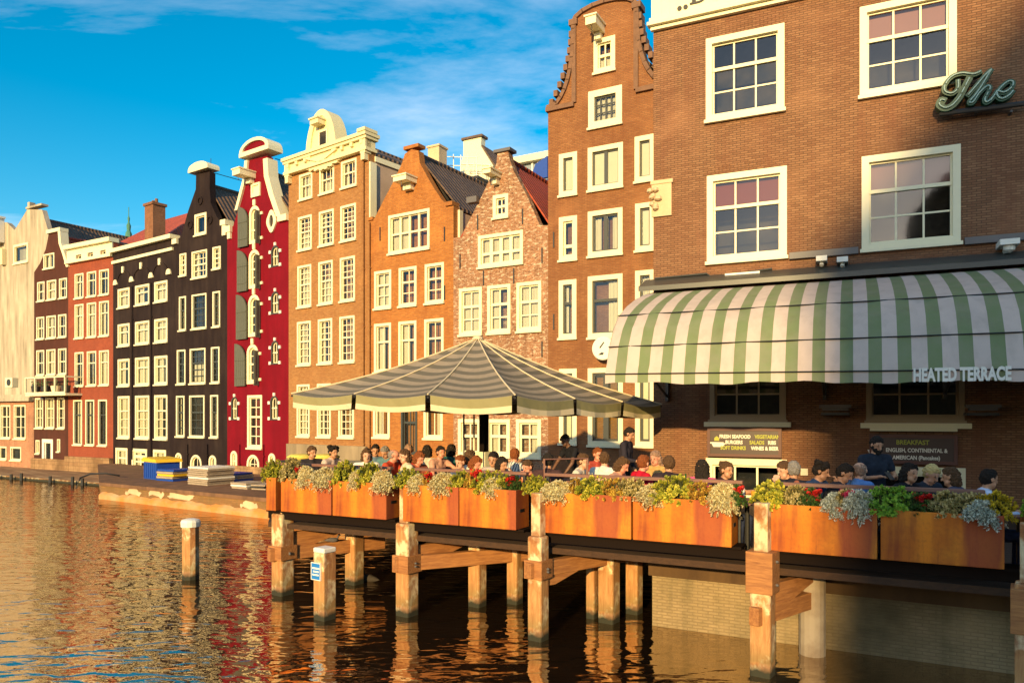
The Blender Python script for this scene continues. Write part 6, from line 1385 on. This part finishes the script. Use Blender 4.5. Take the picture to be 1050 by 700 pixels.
def hair_proto(style):
    rd = random.Random(4); mb = MB(); lobes = []
    if style in ('short', 'curly', 'bob', 'long', 'bun'):
        lobes += [((0, .020, .048), .086), ((0, .032, .015), .084), ((0, -.018, .068), .068)]
        if style == 'curly': lobes += [((rd.uniform(-.08, .08), rd.uniform(-.05, .09), rd.uniform(.03, .12)), .035) for _ in range(26)]
        if style in ('bob', 'long'): lobes += [((s*.062, .02, z_), .042) for s in (-1, 1) for z_ in (.02, -.02, -.06)]+[((x, .06, z_), .05) for x in (-.04, 0, .04) for z_ in (-.02, -.07)]
        if style == 'long': lobes += [((x, .07, z_), .045) for x in (-.05, 0, .05) for z_ in (-.11, -.16, -.21, -.26)]+[((s*.07, .04, z_), .035) for s in (-1, 1) for z_ in (-.1, -.15)]
        if style == 'bun': lobes += [((0, .10, .08), .045)]
    elif style == 'thin': lobes += [((0, .035, .01), .084)]
    elif style == 'beard': lobes += [((.035, -.052, -.055), .034), ((-.035, -.052, -.055), .034), ((0, -.062, -.085), .036), ((.06, -.015, -.025), .024), ((-.06, -.015, -.025), .024)]
    elif style == 'cap': lobes += [((0, .012, .062), .084), ((0, -.06, .075), .045), ((0, -.10, .065), .03)]
    for c, r in lobes: mb.lathe([(r*math.sin(math.pi*k/8)+1e-4, -r*math.cos(math.pi*k/8)) for k in range(9)], c, 12)
    me = bpy.data.meshes.new('t'); me.from_pydata(mb.v, [], mb.f); o = bpy.data.objects.new('t', me); COL.objects.link(o)
    rm = o.modifiers.new('r', 'REMESH'); rm.mode = 'VOXEL'; rm.voxel_size = .009; sm = o.modifiers.new('s', 'SMOOTH'); sm.iterations = 2
    bpy.context.view_layer.update(); nm = bpy.data.meshes.new_from_object(o.evaluated_get(bpy.context.evaluated_depsgraph_get())); bpy.data.objects.remove(o)
    from mathutils import noise as mnoise
    am = .017 if style in ('short', 'thin', 'bun', 'cap') else .022
    for v in nm.vertices:
        k = mnoise.noise(v.co*38)*am+mnoise.noise(v.co*90)*am*.5; v.co += v.normal*k
    nm.polygons.foreach_set('use_smooth', [True]*len(nm.polygons)); nm.materials.append(None); return nm
HP = {k: hair_proto(k) for k in ('short', 'curly', 'bob', 'long', 'bun', 'thin', 'beard', 'cap')}
MC = {}
def cm(kind, col):
    k = (kind, col)
    if k not in MC:
        g = NG(kind+'_%d' % len(MC)); n = g.noise(18 if kind != 'hair' else 50, 4); MC[k] = g.done(g.mix(g.ramp(n, [(.35, 0.0), (.7, 1.0)]), c3(col, .8), c3(col, 1.15)), .85 if kind == 'cloth' else (.5 if kind == 'skin' else .9), spec=.15 if kind != 'skin' else .35); g.bump(n, .3, .004)
    return MC[k]
g = NG('striped_shirt'); M['stripeshirt'] = m_stripe('striped_shirt_cloth', 'x', (.7, .68, .62), (.06, .07, .10), .05, .6, trans=False)
SKIN = {'l': (.62, .34, .22), 't': (.50, .25, .14), 'd': (.16, .08, .05), 'r': (.66, .28, .18)}
HAIR = {'k': (.022, .017, .014), 'b': (.09, .048, .024), 'r': (.20, .06, .02), 'g': (.22, .20, .18), 'y': (.55, .40, .16), 'n': (.3, .18, .12)}
CHM = (M['iron'], M['railw'])
def make_chair():
    t = bpy.data.objects.new('terrace_chair', None); COL.objects.link(t)
    mb = MB(); mb.box(-.21, .21, -.21, .21, .42, .455); mb.build('seat', M['iron'], t, bevel=.008)
    mb = MB(); mb.box(-.20, .20, .19, .215, .60, .86); mb.build('backrest', M['iron'], t, bevel=.006)
    for sx in (-1, 1):
        for sy in (-1, 1): mb = MB(); mb.tube([(sx*.19, sy*.19, 0), (sx*.19, sy*.195, .42 if sy < 0 else .86)], .014, 6); mb.build('leg', M['iron'], t)
    return t
chair0 = make_chair(); chair_used = [0]
def place(root, first, P, rot, label, cat, group):
    if first: r = root
    else:
        r = root.copy(); COL.objects.link(r)
        for ch in root.children:
            c = ch.copy(); COL.objects.link(c); c.parent = r
    r.location = P; r.rotation_euler[2] = rot; tag(r, label, cat, group); return r
def person(x, y, pose, yaw, skin, top, legs, style, hc, label, dmin=10.35, dwant=None, extra=None, scale=None):
    y -= 5 if x > 560 and pose not in ('phone', 'lean', 'serve') else 2; nm = BP[pose]; st = pose in ('phone', 'lean', 'serve'); hz = nm['head'][2]+.02
    drop = y-HY; Z = (CZ-1.25-hz)*FP/drop if drop > 4 else 20
    d = (mT.x*ray(x)+mT.y)*Z if dwant is None else dwant; d = max(dmin, d)
    # keep the head on its picture row at the chosen depth
    Z = d/(mT.x*ray(x)+mT.y); hh_ = CZ-1.25-drop*Z/FP; sc_ = hh_/hz; sc_ = max(.9, min(1.13, sc_))
    hd = Vector(nm['head']); c_, s_ = math.cos(yaw), math.sin(yaw); ox = (c_*hd.x-s_*hd.y)*sc_; oy = (s_*hd.x+c_*hd.y)*sc_
    Pp = Vector((ray(x)*Z-ox, Z-oy, 1.25))
    o = bpy.data.objects.new('person', nm); COL.objects.link(o); o.location = Pp; o.rotation_euler[2] = yaw; o.scale = (sc_,)*3; tag(o, label, 'person')
    mats = [cm('skin', SKIN[skin]), M['stripeshirt'] if top == 'stripes' else cm('cloth', top), cm('cloth', legs), cm('cloth', (.03, .03, .03)), cm('skin', c3(SKIN[skin], .35))]
    for i, m in enumerate(mats): o.material_slots[i].link = 'OBJECT'; o.material_slots[i].material = m
    fwv = Vector(nm['fw']); upv, sdv = Vector(nm['up']), Vector(nm['side'])
    rotm = Matrix((sdv, -fwv, upv)).transposed().to_4x4()       # hair frame: x side, y back, z up
    for hst, hcol in ((style, hc),)+((extra,) if extra else ()):
        if not hst: continue
        h = bpy.data.objects.new('hair' if hst not in ('beard', 'cap') else hst, HP[hst]); COL.objects.link(h); h.parent = o; h.matrix_local = Matrix.Translation(hd) @ rotm
        h.material_slots[0].link = 'OBJECT'; h.material_slots[0].material = cm('hair', HAIR[hcol])
    if not st:
        place(chair0, chair_used[0] == 0, Vector((Pp.x, Pp.y, 1.25)), yaw, ('dark chair under the '+label.replace('person in ', '').replace('person ', '')), 'chair', 'chairs around the terrace tables')
        chair_used[0] += 1; chair_pos.append((Pp.x, Pp.y))
    return o, Pp
chair_pos = []
BLK, WHT, NVY = (.015, .015, .02), (.72, .68, .6), (.02, .03, .07)
JN = (.03, .04, .09)
PE = [
 (320, 465, 'long', .5, 't', (.03, .025, .03), JN, 'short', 'b', 'person in black jacket alone at the far left of the terrace'),
 (342, 465, 'reach', 1.1, 't', (.6, .45, .38), JN, 'curly', 'k', 'person in pale blouse with dark curls, second from left'),
 (376, 468, 'table', .3, 'l', WHT, JN, 'bob', 'b', 'person in white with brown bob above the second planter'),
 (385, 463, 'table', .2, 't', (.10, .16, .22), JN, 'short', 'k', 'person in grey-blue shirt behind the brown bob'),
 (395, 465, 'down', -.4, 't', (.10, .2, .22), JN, 'short', 'g', 'person in teal top with greying hair'),
 (404, 468, 'chin', 1.2, 'r', (.5, .07, .03), JN, 'thin', 'g', 'person in red shirt facing right, thin grey hair'),
 (415, 469, 'long', -1.2, 'l', (.66, .55, .36), JN, 'bob', 'b', 'person in cream sweater with brown hair facing left'),
 (419, 463, 'table', .1, 't', (.42, .04, .03), JN, 'short', 'n', 'person in crimson shirt behind the cream sweater'),
 (438, 464, 'long', 2.8, 'l', (.6, .52, .4), JN, 'bob', 'k', 'person in pale top seen from behind, dark bob'),
 (452, 465, 'reach', .9, 'r', (.55, .3, .22), JN, 'short', 'k', 'person in salmon top under the umbrella'),
 (463, 463, 'long', 2.4, 't', (.03, .12, .12), JN, 'bob', 'k', 'person in dark teal sweater seen from behind'),
 (482, 470, 'long', 1.9, 'l', WHT, JN, 'bob', 'b', 'person in white shirt left of the umbrella pole'),
 (488, 476, 'down', 1.0, 'r', (.42, .10, .04), JN, 'bob', 'r', 'person in rust-red top with auburn hair'),
 (506, 472, 'table', -.3, 't', (.4, .34, .28), JN, 'short', 'k', 'person in grey-beige top with dark hair under the umbrella'),
 (528, 468, 'long', 2.5, 'r', 'stripes', JN, 'short', 'r', 'person in black-and-white striped shirt seen from behind'),
 (541, 480, 'chin', -.9, 'r', (.5, .16, .05), JN, 'short', 'b', 'person in orange top leaning on the table'),
 (580, 453, 'lean', -1.1, 'd', BLK, BLK, None, 'k', 'person in black with cap bending over a table', 12.6),
 (645, 446, 'serve', 1.1, 't', (.03, .025, .035), BLK, 'short', 'k', 'person in dark uniform standing before the corner building', 12.8),
 (613, 470, 'table', .4, 'r', (.35, .06, .04), JN, 'short', 'r', 'person in dark red behind the white shirt'),
 (620, 475, 'long', 2.6, 'l', WHT, JN, 'short', 'b', 'person in white shirt seen from behind at the middle railing'),
 (638, 481, 'down', 1.0, 'r', (.6, .32, .22), JN, 'bob', 'b', 'person in pink-beige top eating at the middle railing'),
 (660, 479, 'long', 1.9, 'r', (.5, .01, .03), JN, 'short', 'r', 'person in crimson sweater at the middle railing'),
 (686, 480, 'long', 2.7, 't', (.03, .02, .025), JN, 'short', 'b', 'person in dark shirt seen from behind, left of the pink blouse'),
 (720, 484, 'long', 2.6, 't', (.65, .10, .22), JN, 'long', 'k', 'person in bright pink blouse with long black hair'),
 (745, 486, 'reach', .8, 't', (.05, .02, .02), JN, 'bun', 'b', 'person in dark top with tied hair reaching over a table'),
 (804, 486, 'chin', -1.3, 'l', (.3, .1, .06), JN, 'short', 'b', 'person in brown top half hidden by the grey-haired one'),
 (814, 486, 'long', 2.4, 't', (.02, .02, .03), JN, 'short', 'g', 'person in black with grey hair left of the hooded one'),
 (842, 487, 'chin', .7, 't', (.03, .06, .13), JN, 'curly', 'k', 'person in navy top with black curls leaning forward'),
 (882, 486, 'long', 2.0, 'l', (.10, .22, .5), JN, 'thin', 'n', 'person in light blue shirt with shaved head'),
 (899, 457, 'phone', .1, 't', (.022, .027, .04), BLK, 'short', 'k', 'person in black polo shirt standing with a phone, bearded', 10.9),
 (933, 489, 'reach', .6, 't', BLK, JN, 'bob', 'k', 'person in black with dark bob beside the standing waiter'),
 (955, 490, 'down', .3, 'l', (.03, .04, .06), JN, 'short', 'y', 'person in dark jacket with blond hair'),
 (1014, 495, 'long', 1.2, 't', (.55, .62, .78), JN, 'short', 'k', 'person in pale blue shirt facing right at the end'),
 (430, 471, 'down', .8, 'r', (.45, .12, .06), JN, 'bob', 'r', 'person in brick-red top with auburn bob beside the cream sweater'),
 (472, 475, 'table', -.6, 'l', (.6, .5, .42), JN, 'short', 'r', 'person in beige top with reddish short hair under the umbrella'),
 (515, 477, 'chin', .6, 't', (.5, .42, .3), JN, 'bob', 'k', 'person in sand-coloured top resting the chin, right of the pole'),
 (562, 477, 'long', 2.9, 't', (.06, .03, .03), JN, 'short', 'k', 'person in near-black maroon seen from behind at the gate frame'),
 (598, 477, 'reach', 1.2, 'l', (.62, .55, .45), JN, 'short', 'b', 'person in off-white top reaching right, left of the white shirt'),
 (672, 474, 'table', -.7, 'r', (.5, .3, .1), JN, 'long', 'n', 'person in ochre top with long light-brown hair'),
 (866, 489, 'down', .8, 't', (.03, .03, .04), JN, 'short', 'k', 'person in charcoal top bent low left of the blue shirt'),
 (975, 493, 'long', -2.4, 't', (.10, .10, .15), JN, 'bob', 'b', 'person in slate top with brown bob, right of the blond'),
]
for p in PE:
    ex = ('cap', 'k') if 'cap bending' in p[9] else (('beard', 'k') if 'bearded' in p[9] else None)
    o, Pp = person(*p[:10], dwant=p[10] if len(p) > 10 else None, extra=ex)
    if 'phone' in p[9]:
        mb = MB(); mb.box(-.035, .035, -.006, .006, -.07, .07); nmh = BP['phone']; sc_ = o.scale[0]
        q = mb.build('phone', M['iron'], None, loc=o.matrix_basis @ Vector((.03, -.33, 1.20)), rotz=.2); q.rotation_euler[0] = R(-50); tag(q, 'black phone held by the standing bearded waiter', 'phone')
# tables with glasses and bottles
g = NG('bottle_green'); M['bottle'] = g.done((.03, .09, .03), .1); g = NG('drink_amber'); M['beer'] = g.done((.62, .30, .04), .15); g = NG('white_china'); M['china'] = g.done((.75, .74, .7), .3)
g = NG('red_cup'); M['redcup'] = g.done((.5, .03, .02), .4)
def table(x, y, d, label, items):
    Z = d/(mT.x*ray(x)+mT.y); P = Vector((ray(x)*Z, Z, 1.25)); t = empty('terrace_table', tuple(P), label, 'table', rotT, 'tables on the terrace')
    mb = MB(); mb.box(-.35, .35, -.35, .35, .72, .75); mb.build('tabletop', M['railw'], t, bevel=.006)
    mb = MB(); mb.tube([(0, 0, .02), (0, 0, .72)], .03, 8); mb.box(-.22, .22, -.22, .22, 0, .02); mb.build('pedestal', M['iron'], t)
    for k, (kind, dx, dy) in enumerate(items):
        c_, s_ = math.cos(rotT), math.sin(rotT); L0 = (P.x+c_*dx-s_*dy, P.y+s_*dx+c_*dy, 2.001)
        mb = MB()
        if kind == 'bottle': mb.lathe([(.032, 0), (.034, .14), (.014, .19), (.013, .25)], seg=12); m_ = 'bottle'; nm_ = 'bottle'
        elif kind == 'glass': mb.lathe([(.028, 0), (.034, .13)], seg=12); m_ = 'beer'; nm_ = 'glass'
        elif kind == 'cup': mb.lathe([(.028, 0), (.04, .07)], seg=12); m_ = 'china'; nm_ = 'cup'
        elif kind == 'white': mb.lathe([(.03, 0), (.03, .16), (.012, .2)], seg=12); m_ = 'china'; nm_ = 'bottle'
        o = mb.build(nm_, M[m_], None, loc=L0, smooth=False)
        o_l = {'bottle': 'green bottle', 'glass': 'glass of amber drink', 'cup': 'white cup', 'white': 'white sauce bottle'}[kind]
        tag(o, o_l+' on the table '+label.split(' table ')[1], nm_)
TB = [(331, 11.3, 'square brown table between the two leftmost guests', [('glass', -.1, 0)]), (398, 11.6, 'square brown table before the grey-haired guests', [('bottle', .1, 0), ('cup', -.15, .1)]), (427, 11.3, 'square brown table beside the cream sweater', [('cup', 0, 0)]),
      (470, 12.2, 'square brown table under the umbrella centre', [('glass', .1, 0), ('bottle', -.1, .1)]), (497, 10.8, 'square brown table beside the auburn-haired guest', [('glass', 0, 0)]), (552, 10.45, 'square brown table at the left railing end', [('white', -.12, 0), ('cup', .1, -.05)]),
      (600, 12.2, 'square brown table under the bending waiter', [('cup', 0, 0)]), (648, 11.0, 'square brown table between white shirt and crimson sweater', [('glass', .05, 0)]), (703, 11.2, 'square brown table before the dark-shirted guest', [('bottle', 0, 0)]),
      (766, 10.2, 'square brown table at the flower gap', [('bottle', -.2, 0), ('white', -.05, -.05), ('glass', .08, .02), ('cup', .2, -.1)]), (826, 11.2, 'square brown table behind the sixth gap', [('glass', 0, 0)]), (866, 10.8, 'square brown table before the shaved-head guest', [('cup', .1, 0), ('bottle', -.1, 0)]),
      (944, 11.2, 'square brown table between black bob and blond', [('glass', .0, 0)]), (1045, 10.3, 'square brown table at the right picture edge', [('cup', -.15, 0), ('bottle', .1, 0)])]
for x, d, lab, it in TB: table(x, 0, d, lab.replace('square brown table', 'brown square table'), it)
# empty high-backed dark chairs and yellow-cushioned seats seen between the guests
for x, d, yaw, lab in ((296, 12.6, .4, 'empty dark chair at the far left terrace corner'), (553, 11.4, 2.9, 'empty dark chair left of the middle railing'), (512, 13.5, .2, 'empty dark chair far back under the umbrella'), (602, 13.2, -.6, 'empty dark chair beside the bending waiter'), (365, 13.5, 3.0, 'empty dark chair behind the second guest')):
    Z = d/(mT.x*ray(x)+mT.y); place(chair0, False, Vector((ray(x)*Z, Z, 1.25)), yaw, lab, 'chair', 'chairs around the terrace tables')
for x, yb_, lab in ((309, 467, 'left round wicker stool with yellow cushion by the far wall'), (334, 467, 'right round wicker stool with yellow cushion by the far wall')):
    P = at(x, yb_, 15.5); mb = MB(); mb.lathe([(.05, 0), (.26, .02), (.30, .08), (.22, .13), (.02, .14)], seg=18); o = mb.build('wicker_stool', [cm('cloth', (.7, .55, .12))], None, loc=(P.x, P.y, P.z-.1), smooth=True)
    l = MB(); l.lathe([(.2, 1.25-P.z+.1), (.24, -.0)], seg=14); l.build('base', M['railw'], o); tag(o, lab, 'stool')
# small bird by the pile and a pigeon on the beam
def bird(P, yaw, label, mat, s_=1.0):
    mb = MB(); mb.lathe([(.004, -.16), (.03, -.10), (.055, 0), (.045, .07), (.015, .12)], seg=12); 
    mb.v = [(-v[2]*-1*s_, v[1]*s_, v[0]*s_*1.0+.04*s_) for v in mb.v]; n0 = len(mb.v)
    k = MB(); k.tube([(.08, 0, .05), (.11, 0, .10), (.125, 0, .125)], .02, 8, taper=.9); k.lathe([(.005, -.028), (.026, -.01), (.026, .012), (.006, .028)], (.13, 0, .135), 10); k.tube([(.15, 0, .135), (.185, 0, .128)], .008, 6, taper=.3)
    mb.add([(v[0]*s_, v[1]*s_, v[2]*s_) for v in k.v], k.f); o = mb.build('bird', mat, None, loc=P, rotz=yaw, smooth=True); tag(o, label, 'bird'); return o
P = Vector((ray(379)*14.0, 14.0)); bird((P.x, P.y, -.01), 2.6, 'dark water bird swimming beside the rear left pile', cm('cloth', (.05, .04, .03)), 1.5)
bird((pA.x+.75, pA.y+.5, .83), .3, 'grey pigeon perched on the leftmost cross beam', cm('cloth', (.12, .11, .12)), .9)
